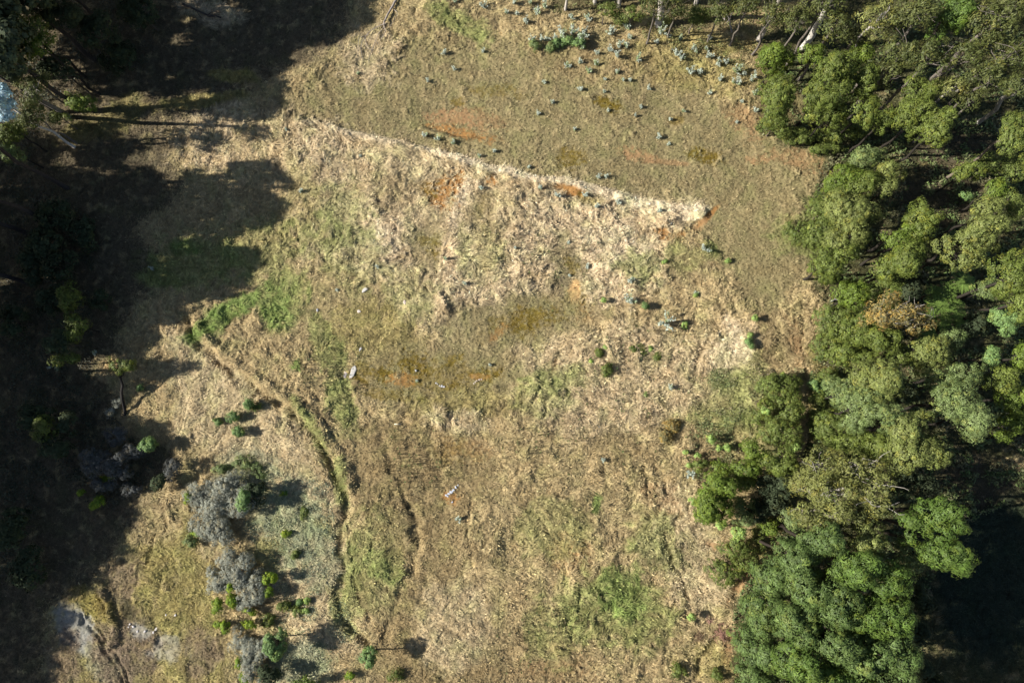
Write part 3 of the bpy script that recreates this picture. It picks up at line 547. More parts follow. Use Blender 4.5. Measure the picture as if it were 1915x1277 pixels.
for i, (x, y, rx, ry, top) in enumerate([
    (1535, 1010, 40, 32, 12), (1480, 1040, 40, 32, 11), (1590, 1055, 42, 38, 13), (1440, 1080, 42, 38, 11), (1500, 1095, 44, 40, 12), (1645, 1085, 42, 40, 13), (1425, 1140, 44, 42, 11), (1560, 1120, 40, 40, 13), (1490, 1160, 46, 42, 12),
    (1615, 1150, 44, 40, 13), (1665, 1150, 34, 38, 13), (1420, 1205, 44, 40, 11), (1555, 1195, 42, 42, 13), (1480, 1225, 46, 40, 12), (1620, 1220, 44, 42, 13), (1670, 1210, 34, 40, 13), (1410, 1265, 44, 34, 11), (1540, 1265, 46, 36, 12), (1600, 1280, 44, 34, 13), (1665, 1270, 38, 34, 13), (1430, 1330, 46, 40, 12), (1500, 1340, 46, 40, 12), (1570, 1345, 46, 40, 13), (1640, 1345, 46, 40, 13), (1610, 1410, 46, 40, 14), (1690, 1400, 46, 40, 14)]):
    yel = i in (2, 5, 9, 10, 13, 17, 18)
    tree('pine_tree', 'pineyel' if yel else 'pine', x, y, rx, ry, (8.5 if x < 1460 else top+2.5), ('yellowish green pine' if yel else 'dark blue green pine'), 'pine tree', G_P, seed=i+500)

# --- left hand side
for i, (x, y, rx, ry, top, k, dsc) in enumerate([
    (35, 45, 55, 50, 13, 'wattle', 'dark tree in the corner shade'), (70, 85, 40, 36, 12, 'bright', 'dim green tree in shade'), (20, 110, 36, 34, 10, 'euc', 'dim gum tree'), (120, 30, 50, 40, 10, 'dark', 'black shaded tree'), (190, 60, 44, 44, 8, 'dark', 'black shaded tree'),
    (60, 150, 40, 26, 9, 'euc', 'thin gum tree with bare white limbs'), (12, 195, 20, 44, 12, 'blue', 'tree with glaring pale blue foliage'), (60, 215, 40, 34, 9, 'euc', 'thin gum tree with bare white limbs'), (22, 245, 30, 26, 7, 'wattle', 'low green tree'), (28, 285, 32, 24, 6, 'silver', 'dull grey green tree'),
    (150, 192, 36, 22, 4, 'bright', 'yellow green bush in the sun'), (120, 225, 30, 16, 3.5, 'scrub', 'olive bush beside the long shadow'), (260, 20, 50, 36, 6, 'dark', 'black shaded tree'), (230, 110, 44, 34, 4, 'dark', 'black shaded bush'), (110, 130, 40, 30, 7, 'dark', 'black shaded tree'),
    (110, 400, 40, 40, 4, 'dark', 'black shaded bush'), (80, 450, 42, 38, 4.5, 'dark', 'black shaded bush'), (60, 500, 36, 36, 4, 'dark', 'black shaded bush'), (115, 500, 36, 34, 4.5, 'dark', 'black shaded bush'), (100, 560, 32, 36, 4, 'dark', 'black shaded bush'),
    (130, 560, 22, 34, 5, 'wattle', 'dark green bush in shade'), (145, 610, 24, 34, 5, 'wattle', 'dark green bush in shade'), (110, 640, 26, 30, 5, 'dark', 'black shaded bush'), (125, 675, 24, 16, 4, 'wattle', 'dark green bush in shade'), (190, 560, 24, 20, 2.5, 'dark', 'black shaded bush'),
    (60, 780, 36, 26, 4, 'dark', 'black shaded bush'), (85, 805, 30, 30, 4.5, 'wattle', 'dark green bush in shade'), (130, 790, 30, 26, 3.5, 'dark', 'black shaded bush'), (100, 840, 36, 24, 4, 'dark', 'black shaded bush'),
    (215, 815, 26, 22, 3, 'greyshade', 'grey leaved shrub in shade'), (180, 860, 32, 34, 3.5, 'greyshade', 'grey leaved shrub in shade'), (222, 870, 30, 28, 3.5, 'greyshade', 'grey leaved shrub in shade'), (250, 845, 22, 20, 2.6, 'greyshade', 'grey leaved shrub in shade'), (195, 905, 26, 18, 2.5, 'greyshade', 'grey leaved shrub in shade'),
    (280, 835, 20, 18, 2.6, 'jade', 'blue green bush in shade'), (325, 878, 18, 24, 2.6, 'greyshade', 'grey leaved shrub in shade'), (300, 900, 20, 16, 2.2, 'dark', 'black shaded bush'), (245, 915, 20, 12, 1.6, 'greyshade', 'grey leaved shrub in shade'), (200, 895, 14, 8, 1.4, 'lime', 'lime green bush'),
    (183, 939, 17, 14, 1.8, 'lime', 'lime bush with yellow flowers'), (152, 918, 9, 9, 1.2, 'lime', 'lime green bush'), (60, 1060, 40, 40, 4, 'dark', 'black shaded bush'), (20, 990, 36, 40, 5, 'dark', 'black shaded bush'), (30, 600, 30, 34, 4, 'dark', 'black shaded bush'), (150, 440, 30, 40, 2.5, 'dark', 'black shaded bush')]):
    sh = 'bush' in dsc or 'shrub' in dsc
    tree('bush' if sh else 'tree', k, x, y, rx, ry, top, dsc, 'bush' if sh else 'tree', 'bushes in the left hand shade' if sh else 'trees of the left edge', seed=i+700, bare=4 if 'limbs' in dsc else 0)
# the tree with the bare dark trunk
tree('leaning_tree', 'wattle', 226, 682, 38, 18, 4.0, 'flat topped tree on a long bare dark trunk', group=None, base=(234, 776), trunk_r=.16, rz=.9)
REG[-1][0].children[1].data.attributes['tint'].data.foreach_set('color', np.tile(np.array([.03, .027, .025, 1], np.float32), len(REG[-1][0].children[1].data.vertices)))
tree('gum_tree', 'euc', 60, 178, 26, 22, 13, 'gum tree casting the long trunk shadow', group='trees of the left edge', base=(131, 220), trunk_r=.24, bare=3, bark=(.2, .18, .16))
# --- grey thicket in the sun
for i, (x, y, rx, ry, top, k, dsc) in enumerate([
    (378, 915, 34, 30, 3.0, 'grey', 'grey leaved shrub'), (425, 908, 38, 28, 3.4, 'grey', 'grey leaved shrub'), (405, 945, 40, 32, 3.4, 'grey', 'grey leaved shrub'), (452, 935, 30, 32, 3.6, 'grey', 'grey leaved shrub'), (385, 985, 26, 26, 2.6, 'grey', 'grey leaved shrub'), (412, 992, 28, 28, 3.2, 'grey', 'grey leaved shrub'),
    (458, 940, 14, 24, 3.9, 'jade', 'fresh green bush'), (480, 915, 22, 24, 3.0, 'dark', 'dark shaded shrub'), (352, 929, 10, 13, 2.2, 'lime', 'lime green bush'), (368, 996, 12, 8, 1.4, 'lime', 'lime green bush'),
    (358, 1012, 9, 14, 1.2, 'silver', 'small silvery bush'), (430, 1052, 24, 24, 2.6, 'grey', 'grey leaved shrub'), (452, 1068, 26, 28, 3.0, 'grey', 'grey leaved shrub'), (425, 1085, 22, 22, 2.4, 'grey', 'grey leaved shrub'), (398, 1082, 18, 24, 1.8, 'grey', 'grey leaved shrub'),
    (478, 1100, 24, 26, 3.0, 'grey', 'grey leaved shrub'), (463, 1122, 18, 18, 2.4, 'grey', 'grey leaved shrub'), (505, 1078, 14, 15, 2.4, 'lime', 'lime green bush'), (502, 1108, 12, 11, 1.8, 'lime', 'lime green bush'), (484, 1068, 9, 9, 1.5, 'grey', 'grey leaved shrub'),
    (410, 1130, 16, 14, 1.8, 'lime', 'lime green bush'), (436, 1120, 15, 14, 1.9, 'lime', 'lime green bush'), (432, 1100, 11, 9, 2.0, 'lime', 'lime green bush'), (468, 1140, 13, 8, 1.4, 'lime', 'lime green bush'), (410, 1165, 12, 9, 1.2, 'lime', 'lime green bush'), (424, 1174, 11, 13, 1.6, 'lime', 'lime green bush'), (468, 1168, 14, 9, 1.6, 'lime', 'lime green bush'),
    (450, 1195, 18, 18, 2.0, 'grey', 'grey leaved shrub'), (468, 1214, 20, 20, 2.4, 'grey', 'grey leaved shrub'), (494, 1212, 15, 22, 2.8, 'grey', 'grey leaved shrub'), (517, 1200, 27, 29, 4.0, 'jade', 'round dense green tree'), (448, 1238, 10, 11, 1.5, 'lime', 'lime green bush'),
    (478, 1250, 24, 24, 2.6, 'grey', 'grey leaved shrub'), (505, 1262, 22, 18, 2.6, 'dark', 'dark shaded shrub'), (462, 1265, 14, 12, 1.8, 'lime', 'lime green bush'), (565, 1272, 26, 14, 2.4, 'bright', 'green bush at the bottom edge'), (692, 1228, 17, 20, 3.6, 'jade', 'small green tree with a large shadow'), (740, 1262, 16, 10, 1.0, 'scrub', 'low olive bush'), (655, 1262, 10, 8, .8, 'lime', 'lime green bush'),
    (527, 1132, 7, 6, .9, 'scrub', 'tiny olive bush'), (538, 1133, 5, 5, .7, 'scrub', 'tiny olive bush'), (560, 1125, 5, 5, .7, 'jade', 'tiny blue green bush'), (574, 1122, 5, 6, .8, 'fresh', 'tiny fresh green bush'), (574, 1141, 6, 5, .8, 'fresh', 'tiny fresh green bush'), (556, 1142, 12, 9, .6, 'scrub', 'low olive bush'), (535, 997, 8, 8, .9, 'lime', 'lime green bush'), (570, 960, 9, 11, .7, 'scrub', 'low olive bush'), (552, 1035, 9, 8, .6, 'scrub', 'low olive bush'), (532, 921, 6, 5, .6, 'lime', 'lime green bush'),
    (465, 752, 12, 13, 1.8, 'jade', 'blue green bush'), (435, 779, 14, 12, 1.4, 'jade', 'blue green bush'), (447, 806, 15, 12, 1.6, 'jade', 'blue green bush'), (408, 790, 9, 8, .9, 'jade', 'blue green bush'), (480, 762, 12, 10, .9, 'scrub', 'low olive bush'), (264, 723, 6, 6, .8, 'jade', 'tiny blue green bush'), (222, 752, 9, 10, 1, 'grey', 'small grey shrub'), (208, 772, 8, 8, .8, 'grey', 'small grey shrub'),
    (460, 1235, 8, 8, 1, 'lime', 'lime green bush'), (500, 1160, 18, 12, .7, 'scrub', 'low olive bush'), (420, 880, 26, 10, .8, 'silver', 'low silvery bush'), (480, 880, 22, 16, .9, 'silver', 'low silvery bush'), (455, 865, 26, 14, .8, 'silver', 'low silvery bush')]):
    tree('tree' if 'tree' in dsc else 'bush', k, x, y, rx, ry, top, dsc, 'tree' if 'tree' in dsc else 'bush', {'grey': 'grey leaved shrubs of the thicket', 'lime': 'lime green bushes'}.get(k), seed=i+900)
# --- field bushes with long shadows
for i, (x, y, r0, top, k, dsc) in enumerate([
    (1379, 996, 15, 2.6, 'fresh', 'bright fresh green sapling'), (1348, 984, 11, 1.6, 'fresh', 'bright fresh green sapling'), (1297, 937, 8, 1.5, 'fresh', 'bright fresh green sapling'), (1465, 705, 9, 2.4, 'fresh', 'bright fresh green sapling'), (1430, 767, 9, 2.8, 'fresh', 'bright fresh green sapling'),
    (1486, 838, 11, 4.2, 'fresh', 'bright fresh green sapling'), (1331, 821, 10, 1.8, 'fresh', 'bright fresh green sapling'), (1361, 838, 8, 1.2, 'fresh', 'bright fresh green sapling'), (1344, 838, 5, .8, 'fresh', 'tiny fresh green sapling'), (1304, 852, 5, .8, 'fresh', 'tiny fresh green sapling'), (1283, 845, 4, .8, 'fresh', 'tiny fresh green sapling'), (1287, 870, 4, .6, 'fresh', 'tiny fresh green sapling'),
    (1292, 1153, 8, 1.2, 'fresh', 'small fresh green sapling'), (1412, 594, 7, 1.4, 'fresh', 'small fresh green sapling'), (1402, 626, 6, 1.3, 'fresh', 'small fresh green sapling'), (1400, 643, 11, 1.5, 'jade', 'round blue green bush'), (1208, 571, 6, 1.2, 'jade', 'small green sapling with a long shadow'), (1281, 608, 7, .8, 'fresh', 'small fresh green sapling'),
    (1129, 561, 4, .9, 'fresh', 'tiny fresh green sapling'), (1360, 487, 4, .5, 'fresh', 'tiny fresh green sapling'), (1132, 650, 4, .6, 'fresh', 'tiny fresh green sapling'), (1120, 660, 5, .7, 'scrub', 'small olive bush'), (1106, 676, 4, .7, 'fresh', 'tiny fresh green sapling'), (1217, 652, 4, .6, 'fresh', 'tiny fresh green sapling'), (1229, 667, 5, .7, 'scrub', 'small olive bush'), (1207, 738, 4, .5, 'fresh', 'tiny fresh green sapling'), (1190, 658, 14, .7, 'scrub', 'small olive bush'),
    (1243, 489, 4, .4, 'fresh', 'tiny fresh green sapling'), (1300, 551, 4, .5, 'fresh', 'tiny fresh green sapling'), (1342, 1260, 12, .8, 'scrub', 'low olive bush'), (1270, 1255, 16, .7, 'scrub', 'low olive bush'), (1135, 690, 14, 1.0, 'scrub', 'small olive bush'), (1245, 815, 10, .5, 'eucgold', 'yellowed weed clump'), (1260, 795, 10, .5, 'eucgold', 'yellowed weed clump')]):
    tree('sapling' if 'sapling' in dsc else 'bush', k, x, y, r0, r0, top, dsc, 'sapling' if 'sapling' in dsc else 'bush', 'fresh green saplings' if k == 'fresh' else 'small field bushes', seed=i+1300)
# --- trees just outside the left and top edges, whose shade falls across the field: shadow centre px, radius m, crown height
print('casters')
for i, (sx, sy, rm, hc) in enumerate([
    (650, 5, 4.5, 13), (590, 45, 4.2, 13), (545, 90, 3.6, 13), (520, 185, 3.2, 13), (460, 190, 2.6, 13), (480, 120, 4.5, 14), (520, 20, 4.5, 15), (400, 125, 3.6, 14), (700, -50, 5, 13), (600, -40, 5, 15), (450, 85, 2.4, 14), (290, 40, 5.5, 15), (300, 120, 4.5, 14),
    (505, 330, 2.3, 14), (490, 392, 3.0, 14), (400, 365, 2.6, 15), (455, 505, 3.6, 14), (380, 520, 3.2, 14), (330, 400, 4.5, 16), (270, 350, 3.2, 16), (300, 470, 4.5, 16), (250, 560, 5, 16), (270, 625, 2.8, 14), (300, 690, 1.7, 14), (238, 735, 2.4, 14), (440, 415, 2.6, 14), (350, 565, 2.6, 14),
    (160, 620, 5.5, 16), (150, 740, 5.5, 16), (280, 850, 3.9, 14), (220, 900, 4.2, 14), (210, 1010, 3.4, 14), (150, 1050, 4.2, 15), (160, 960, 4.5, 16), (235, 975, 2.2, 14), (60, 1180, 4.2, 14), (50, 1270, 4.5, 14), (60, 1060, 5, 15), (150, 840, 5.5, 16), (60, 930, 5.5, 16), (60, 440, 6, 17), (150, 450, 5, 17), (170, 380, 4.5, 17), (190, 275, 2.6, 15), (60, 300, 4, 17), (60, 700, 5, 16)]):
    s = P(sx, sy); d = hc/math.tan(ELEV)
    b = s-np.array([math.cos(AZ)*d, math.sin(AZ)*d, 0])
    rz = min(rm*1.15, hc*.55); k = 'caster'; b[0] -= math.hypot(rm, rz/math.tan(ELEV))-rm*.95
    r = np.random.default_rng(3000+i); b[2] = float(gz(b[0], b[1]))-.05
    q = proj(b[0], b[1], hc)
    root = empty('tall_tree', b); cen = np.array([0, 0, hc])
    v, f, cc, L = crown(k, cen, rm, rm, rz, r)
    obj('crown', mesh('crown', v, f, cc), M_leaf, root)
    segs = [limb(np.zeros(3), np.array([0, 0, hc-rz*.4]), .3, .16, r, 6, .03)]+[limb(np.array([0, 0, hc-rz*.5]), lc, .12, .04, r, 5, .12) for lc, _ in L[:8]]
    tv, tf = tubes(segs); obj('trunk', mesh('trunk', tv, tf, np.tile(np.array(K[k]['bark']), (len(tv), 1)), True), M_bark, root)
    register(root, 'tall dark evergreen tree shading the field', 'tree', float(q[0]), float(q[1]), 'tall trees along the left side')

# --- blue-green gum seedlings
print('seedlings')
def seedling(r, R_, Hh, green):
    pos, nr, sz, cl = [], [], [], []
    ns = int(4+R_*9)
    for s in range(ns):
        a = r.uniform(0, 6.28); d = R_*r.uniform(.0, .85); tip = np.array([math.cos(a)*d, math.sin(a)*d, Hh*r.uniform(.65, 1)])
        n = 22
        t = r.uniform(.25, 1, n)[:, None]
        p = tip*t+r.normal(0, .06, (n, 3)); pos.append(p); nr.append(r.normal(0, .5, (n, 3))+np.array([-.2, 0, 1]))
        base = np.array([.38, .43, .33]) if r.random() > green else np.array([.25, .32, .13])
        sil = np.array([.50, .54, .50]); u = r.random((n, 1))*.6*(t > .7)
        cl.append((base*(1-u)+sil*u)*np.exp(r.normal(0, .2, (n, 1)))*(.6+.4*t)); sz.append(r.uniform(.05, .11, n)*(.7+.4*R_))
    pos = np.concatenate(pos); pos[:, 2] = np.maximum(pos[:, 2], .02)
    v, f, c = leaves(pos, np.concatenate(nr), np.concatenate(sz), np.concatenate(cl), r, .6)
    segs = [limb(np.zeros(3), np.array([r.normal(0, .1), r.normal(0, .1), Hh*.7]), .03, .012, r, 4, .1)]
    tv, tf = tubes(segs); o = len(v)
    return np.concatenate([v, tv]), np.concatenate([f, tf+o]), np.concatenate([c, np.tile([.15, .12, .08], (len(tv), 1))])
SEED = [ # px,py, radius px, green share
 (962, 12, 6, .2), (967, 30, 7, .3), (983, 45, 8, .2), (993, 10, 7, .3), (1005, 28, 8, .4), (1019, 18, 6, .6), (997, 82, 8, .1), (1002, 92, 6, .2), (1014, 80, 6, .2), (1022, 80, 6, .3), (1038, 78, 9, .3), (1046, 90, 9, .3), (1052, 74, 10, .5), (1070, 70, 11, .5), (1084, 82, 11, .5), (1092, 74, 9, .4), (1088, 94, 8, .9), (1030, 98, 5, .9),
 (1070, 38, 7, .5), (1098, 40, 8, .3), (1142, 66, 11, .1), (1172, 58, 7, .3), (1175, 76, 4, .2), (1138, 100, 9, 0), (1152, 112, 7, .1), (1157, 92, 6, .1), (1170, 94, 8, .5), (1115, 106, 5, .3), (1062, 126, 8, .7), (1086, 122, 5, .1), (1116, 126, 8, .6), (1100, 140, 6, .8), (1190, 117, 11, .3), (1154, 141, 4, .4), (1131, 153, 3, .1), (1165, 154, 3, .1), (1178, 155, 4, 0),
 (1237, 67, 8, .4), (1251, 74, 4, .2), (1227, 84, 4, 0), (1269, 80, 7, .6), (1294, 98, 5, .4), (1299, 104, 4, .6), (1317, 97, 4, .1), (1325, 76, 4, .1), (1262, 108, 8, .3), (1272, 116, 6, .1), (1322, 111, 8, .1), (1340, 124, 7, .2), (1357, 120, 9, .1), (1290, 141, 7, 0), (1307, 139, 6, 0), (1345, 152, 9, .3), (1376, 140, 8, .3), (1388, 142, 6, 0), (1374, 160, 7, .2), (1402, 155, 5, .1), (1412, 180, 8, .5), (1386, 192, 5, .1), (1411, 209, 4, .1), (1378, 229, 3, 0), (1409, 148, 6, .1), (1326, 177, 4, .1),
 (832, 101, 5, 0), (905, 98, 5, 0), (852, 7, 6, .4), (906, 18, 6, .3), (948, 28, 4, .5), (672, 140, 4, .9), (1006, 214, 4, 0), (1232, 258, 5, 0), (1197, 202, 4, .1), (1137, 210, 3, .1), (1034, 193, 3, .1), (1075, 243, 3, .1), (1277, 209, 4, .1), (1187, 218, 2, 0), (1253, 224, 3, 0), (1250, 270, 2, .2), (1084, 170, 4, .3), (1130, 175, 4, .2), (1212, 168, 3, .3), (1018, 156, 3, .1), (850, 130, 3, 0), (800, 152, 3, .1),
 (795, 252, 5, .2), (818, 260, 5, .3), (848, 266, 5, .5), (926, 284, 5, .1), (897, 294, 4, .6), (989, 315, 3, .2), (1010, 355, 5, .2), (1118, 333, 6, .2), (1133, 332, 5, .1), (1042, 370, 5, .1), (1093, 368, 4, 0), (1115, 391, 5, .1), (1155, 380, 7, .1), (1232, 395, 6, .2), (1063, 455, 3, .1), (964, 467, 3, .2), (1098, 498, 5, 0), (1178, 527, 9, .2), (1177, 566, 9, .1), (1244, 605, 13, .2), (1313, 465, 8, 0), (1322, 470, 5, .3), (1254, 724, 6, .1), (1289, 886, 10, 0), (1127, 860, 3, 0), (859, 971, 5, .2), (710, 502, 3, .1), (632, 543, 2, .2), (917, 683, 3, 0), (871, 533, 3, .2), (835, 488, 3, .9), (564, 358, 4, .3), (675, 293, 2, .1), (540, 248, 3, .3), (900, 353, 3, .3), (1066, 515, 2, 0), (780, 712, 2, .1), (1300, 548, 4, .3), (180, 660, 6, .2), (113, 688, 6, .6), (98, 687, 5, .1), (290, 505, 4, .3), (1490, 100, 4, .3)]
for i, (x, y, rr, gr) in enumerate(SEED):
    r = np.random.default_rng(4000+i); R_ = rr/12.0*r.uniform(.7, 1.45); Hh = .2+R_*1.2
    b = P(x, y); b[2] = float(gz(b[0], b[1]))-.02
    v, f, c = seedling(r, R_, Hh, gr)
    o = obj('gum_seedling', mesh('gum_seedling', v, f, c), M_dull, None, b)
    sz = 'tiny' if rr < 4 else ('small' if rr < 7 else ('bushy' if rr < 10 else 'large bushy'))
    dsc = sz+(' silver blue gum seedling' if gr < .15 else ' blue green gum seedling' if gr < .5 else ' green tinged gum seedling')
    register(o, dsc, 'seedling', x, y, 'blue green gum seedlings')

# --- tree ferns
print('ferns')
def fern(r, Rr, hh):
    V, Fs, C2 = [], [], []; k = 0; n = 16
    for i in range(n):
        a = 6.283*i/n+r.normal(0, .12); L = Rr*r.uniform(.8, 1.1); m = 13
        d = np.array([math.cos(a), math.sin(a), 0]); s = np.array([-d[1], d[0], 0]); cb = np.array([.15, .23, .05])*r.uniform(.8, 1.35)
        for j in range(m):
            t = (j+.5)/m; p = d*L*t+np.array([0, 0, hh+L*(.42*t-.75*t*t)])
            w = L*.26*math.sin(math.pi*min(1, t*.9+.12))
            for sg in (-1, 1):
                q = s*sg*w+d*w*.45+np.array([0, 0, -.12*w]); th = d*L/m*.42
                V += [p-th, p+q*.6-th*.8, p+q, p+q*.5+th]; Fs.append([k, k+1, k+2, k+3]); k += 4; C2 += [cb*r.uniform(.85, 1.15)]*4
    return np.array(V), np.array(Fs), np.array(C2)
for i, (x, y, rr, hh) in enumerate([(1800, 528, 26, 4.5), (1770, 548, 24, 4), (1752, 572, 24, 4), (1785, 580, 26, 4), (1762, 600, 22, 3.6), (1735, 590, 18, 3.4), (1795, 603, 20, 3.2), (1735, 625, 20, 3.6), (1745, 548, 18, 3.4), (1720, 638, 14, 3)]):
    r = np.random.default_rng(5000+i); c = P(x, y, hh); b = c.copy(); b[2] = float(gz(b[0], b[1]))-.05
    root = empty('tree_fern', b); ppm = F/(H-hh)
    v, f, c2 = fern(r, rr/ppm, hh); obj('fronds', mesh('fronds', v, f, c2), M_leaf, root)
    tv, tf = tubes([limb(np.zeros(3), np.array([0, 0, hh]), .14, .1, r, 5, .02)]); obj('trunk', mesh('trunk', tv, tf, np.tile([.08, .06, .045], (len(tv), 1)), True), M_bark, root)
    register(root, 'bright green tree fern', 'tree fern', x, y, 'tree ferns in the wood')

# --- undergrowth beneath the wood
def undergrowth(poly, n, cols, seed, hmax, size):
    r = np.random.default_rng(seed); xs = [p[0] for p in poly]; ys = [p[1] for p in poly]
    px = r.uniform(min(xs), max(xs), n*3); py = r.uniform(min(ys), max(ys), n*3); ok = inpoly(px, py, poly); px, py = px[ok][:n], py[ok][:n]; n = len(px)
    p = P(px, py); x, y = p[:, 0], p[:, 1]; cl = sstep(-.35, .4, noise(x*.5, y*.5, 101)+.4*noise(x*1.7, y*1.7, 102))
    keep = r.random(n) < cl; x, y, cl = x[keep], y[keep], cl[keep]; n = len(x)
    z = gz(x, y)+cl*hmax*r.uniform(.1, 1, n)
    pal = np.array(cols); ci = pal[(np.clip((noise(x*.3, y*.3, 103)+.5), 0, .999)*len(pal)).astype(int)]*.6+pal[r.integers(0, len(pal), n)]*.4
    ci = ci*np.exp(r.normal(0, .25, (n, 1)))
    return leaves(np.stack([x, y, z], -1), r.normal(0, .5, (n, 3))+np.array([0, 0, 1.0]), r.uniform(.6, 1.4, n)*size, ci, r, .5)
v, f, c = undergrowth([(1500, 420), (1540, 300), (1420, 250), (1420, 110), (1480, 60), (1960, -40), (1960, 900), (1760, 1000), (1700, 1330), (1365, 1330), (1368, 1150), (1400, 1075), (1500, 900), (1510, 700), (1550, 560)], 110000, [(.11, .15, .05), (.15, .17, .07), (.09, .14, .04), (.16, .14, .08)], 8001, .7, .14)
tag(obj('undergrowth', mesh('undergrowth', v, f, c), M_leaf), 'tangled green undergrowth beneath the trees of the right hand wood', 'undergrowth', kind='stuff')
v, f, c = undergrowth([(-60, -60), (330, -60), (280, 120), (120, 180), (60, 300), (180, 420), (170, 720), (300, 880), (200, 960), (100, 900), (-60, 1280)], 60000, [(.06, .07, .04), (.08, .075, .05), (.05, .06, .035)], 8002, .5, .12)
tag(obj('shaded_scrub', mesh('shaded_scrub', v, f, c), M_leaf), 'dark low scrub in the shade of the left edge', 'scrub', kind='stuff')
v, f, c = undergrowth([(1160, -60), (1420, -60), (1440, 130), (1330, 125), (1230, 90), (1120, 45), (1000, 20), (900, -10), (900, -60)], 16000, [(.17, .17, .06), (.20, .17, .08), (.13, .15, .05)], 8003, .5, .1)
tag(obj('bank_scrub', mesh('bank_scrub', v, f, c), M_leaf), 'yellowish low scrub along the foot of the top edge gums', 'scrub', kind='stuff')
v, f, c = undergrowth([(460, 880), (620, 900), (640, 1100), (680, 1230), (540, 1277), (520, 1180), (500, 1050), (460, 1030)], 16000, [(.21, .24, .16), (.24, .26, .18), (.18, .22, .11)], 8004, .22, .07)
tag(obj('silvery_ground_cover', mesh('silvery_ground_cover', v, f, c), M_dull), 'silvery green ground cover on the slope right of the grey thicket', 'ground cover', kind='stuff')
v, f, c = undergrowth([(1300, 690), (1500, 690), (1510, 880), (1300, 900), (1280, 800)], 16000, [(.15, .19, .07), (.20, .20, .09), (.22, .17, .10)], 8005, .45, .09)
tag(obj('bramble_patch', mesh('bramble_patch', v, f, c), M_leaf), 'patchy green bramble spreading into the field beside the right wood', 'bramble', kind='stuff')

# ------------------------------------------------------------------ dead wood, stones, debris
print('debris')
def px_path(pts, zs): return np.array([P(p[0], p[1], z) for p, z in zip(pts, zs)])
def wood(name, paths, col, label, cat, group=None):
    pts0 = P(*paths[0][0][0]); b = pts0.copy(); b[2] = float(gz(b[0], b[1]))
    root = empty(name, b); r = np.random.default_rng(len(label))
    for nm, group_paths in (('trunk', paths[:1]), ('branch', paths[1:])):
        for pl, r0, r1, lift in group_paths:
            q = P([p[0] for p in pl], [p[1] for p in pl]); n = len(q)
            t = np.linspace(0, 1, n*3-2); xi = np.linspace(0, 1, n)
            q = np.stack([np.interp(t, xi, q[:, k]) for k in range(2)], -1)+r.normal(0, .04, (len(t), 2))
            z = gz(q[:, 0], q[:, 1])+r0+lift*np.sin(t*math.pi*.5+.3)
            pp = np.concatenate([q, z[:, None]], 1)-b
            tv, tf = tubes([(pp, np.linspace(r0, r1, len(t)))])
            obj(nm, mesh(nm, tv, tf, np.tile(col, (len(tv), 1))*r.uniform(.85, 1.1, (len(tv), 1)), True), M_wood, root)
    return tag(root, label, cat, group)
wood('dead_branch', [([(748, -8), (735, 15), (722, 40), (720, 50)], .16, .09, .25), ([(720, 50), (722, 62), (714, 82)], .07, .02, .3), ([(720, 48), (700, 58), (690, 66), (680, 80), (676, 100)], .06, .02, .3), ([(690, 66), (672, 75), (671, 108)], .04, .015, .2),
    ([(722, 45), (704, 80), (692, 108), (690, 122)], .04, .015, .2), ([(735, 15), (744, 30), (730, 55)], .04, .015, .2), ([(684, 74), (688, 92), (700, 98)], .03, .012, .2), ([(676, 92), (680, 118)], .025, .012, .15), ([(704, 80), (712, 88)], .025, .012, .15)],
    (.34, .29, .25), 'grey dead forked branch lying at the edge of the upper shade', 'dead branch')
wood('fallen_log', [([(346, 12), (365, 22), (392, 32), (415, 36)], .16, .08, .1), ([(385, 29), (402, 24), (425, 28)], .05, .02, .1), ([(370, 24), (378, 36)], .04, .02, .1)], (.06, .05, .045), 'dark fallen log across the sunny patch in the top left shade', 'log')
wood('dead_tree', [([(1364, 68), (1358, 55), (1350, 44), (1345, 36)], .09, .05, 1.6), ([(1350, 44), (1338, 30), (1325, 20)], .05, .02, 2.0), ([(1348, 42), (1346, 30), (1338, 26)], .04, .02, 2.0), ([(1352, 46), (1350, 32), (1352, 26)], .04, .02, 2.0), ([(1356, 52), (1362, 42), (1360, 34)], .04, .02, 2.0), ([(1345, 36), (1336, 36), (1330, 28)], .03, .01, 2.0)],
    (.30, .26, .23), 'leafless grey dead tree in the shade below the top edge', 'dead tree')
wood('dead_branch', [([(1574, 557), (1562, 562), (1548, 566)], .08, .04, .4), ([(1562, 562), (1556, 560)], .03, .015, .4)], (.5, .47, .42), 'pale bare branch sticking out of the wood over the field edge', 'dead branch')
wood('dead_branch', [([(1548, 590), (1542, 600), (1535, 606)], .07, .03, .3), ([(1542, 600), (1530, 598)], .03, .015, .3)], (.48, .44, .4), 'short pale dead branch at the wood edge, below the bare one', 'dead branch')
wood('dead_branch', [([(1249, 5), (1259, 14), (1262, 16), (1283, 20)], .10, .04, 5.0), ([(1262, 16), (1270, 11), (1290, 8)], .05, .02, 5.0)], (.5, .42, .34), 'bleached dead limb hanging in the gums above the stout trunk', 'dead branch')
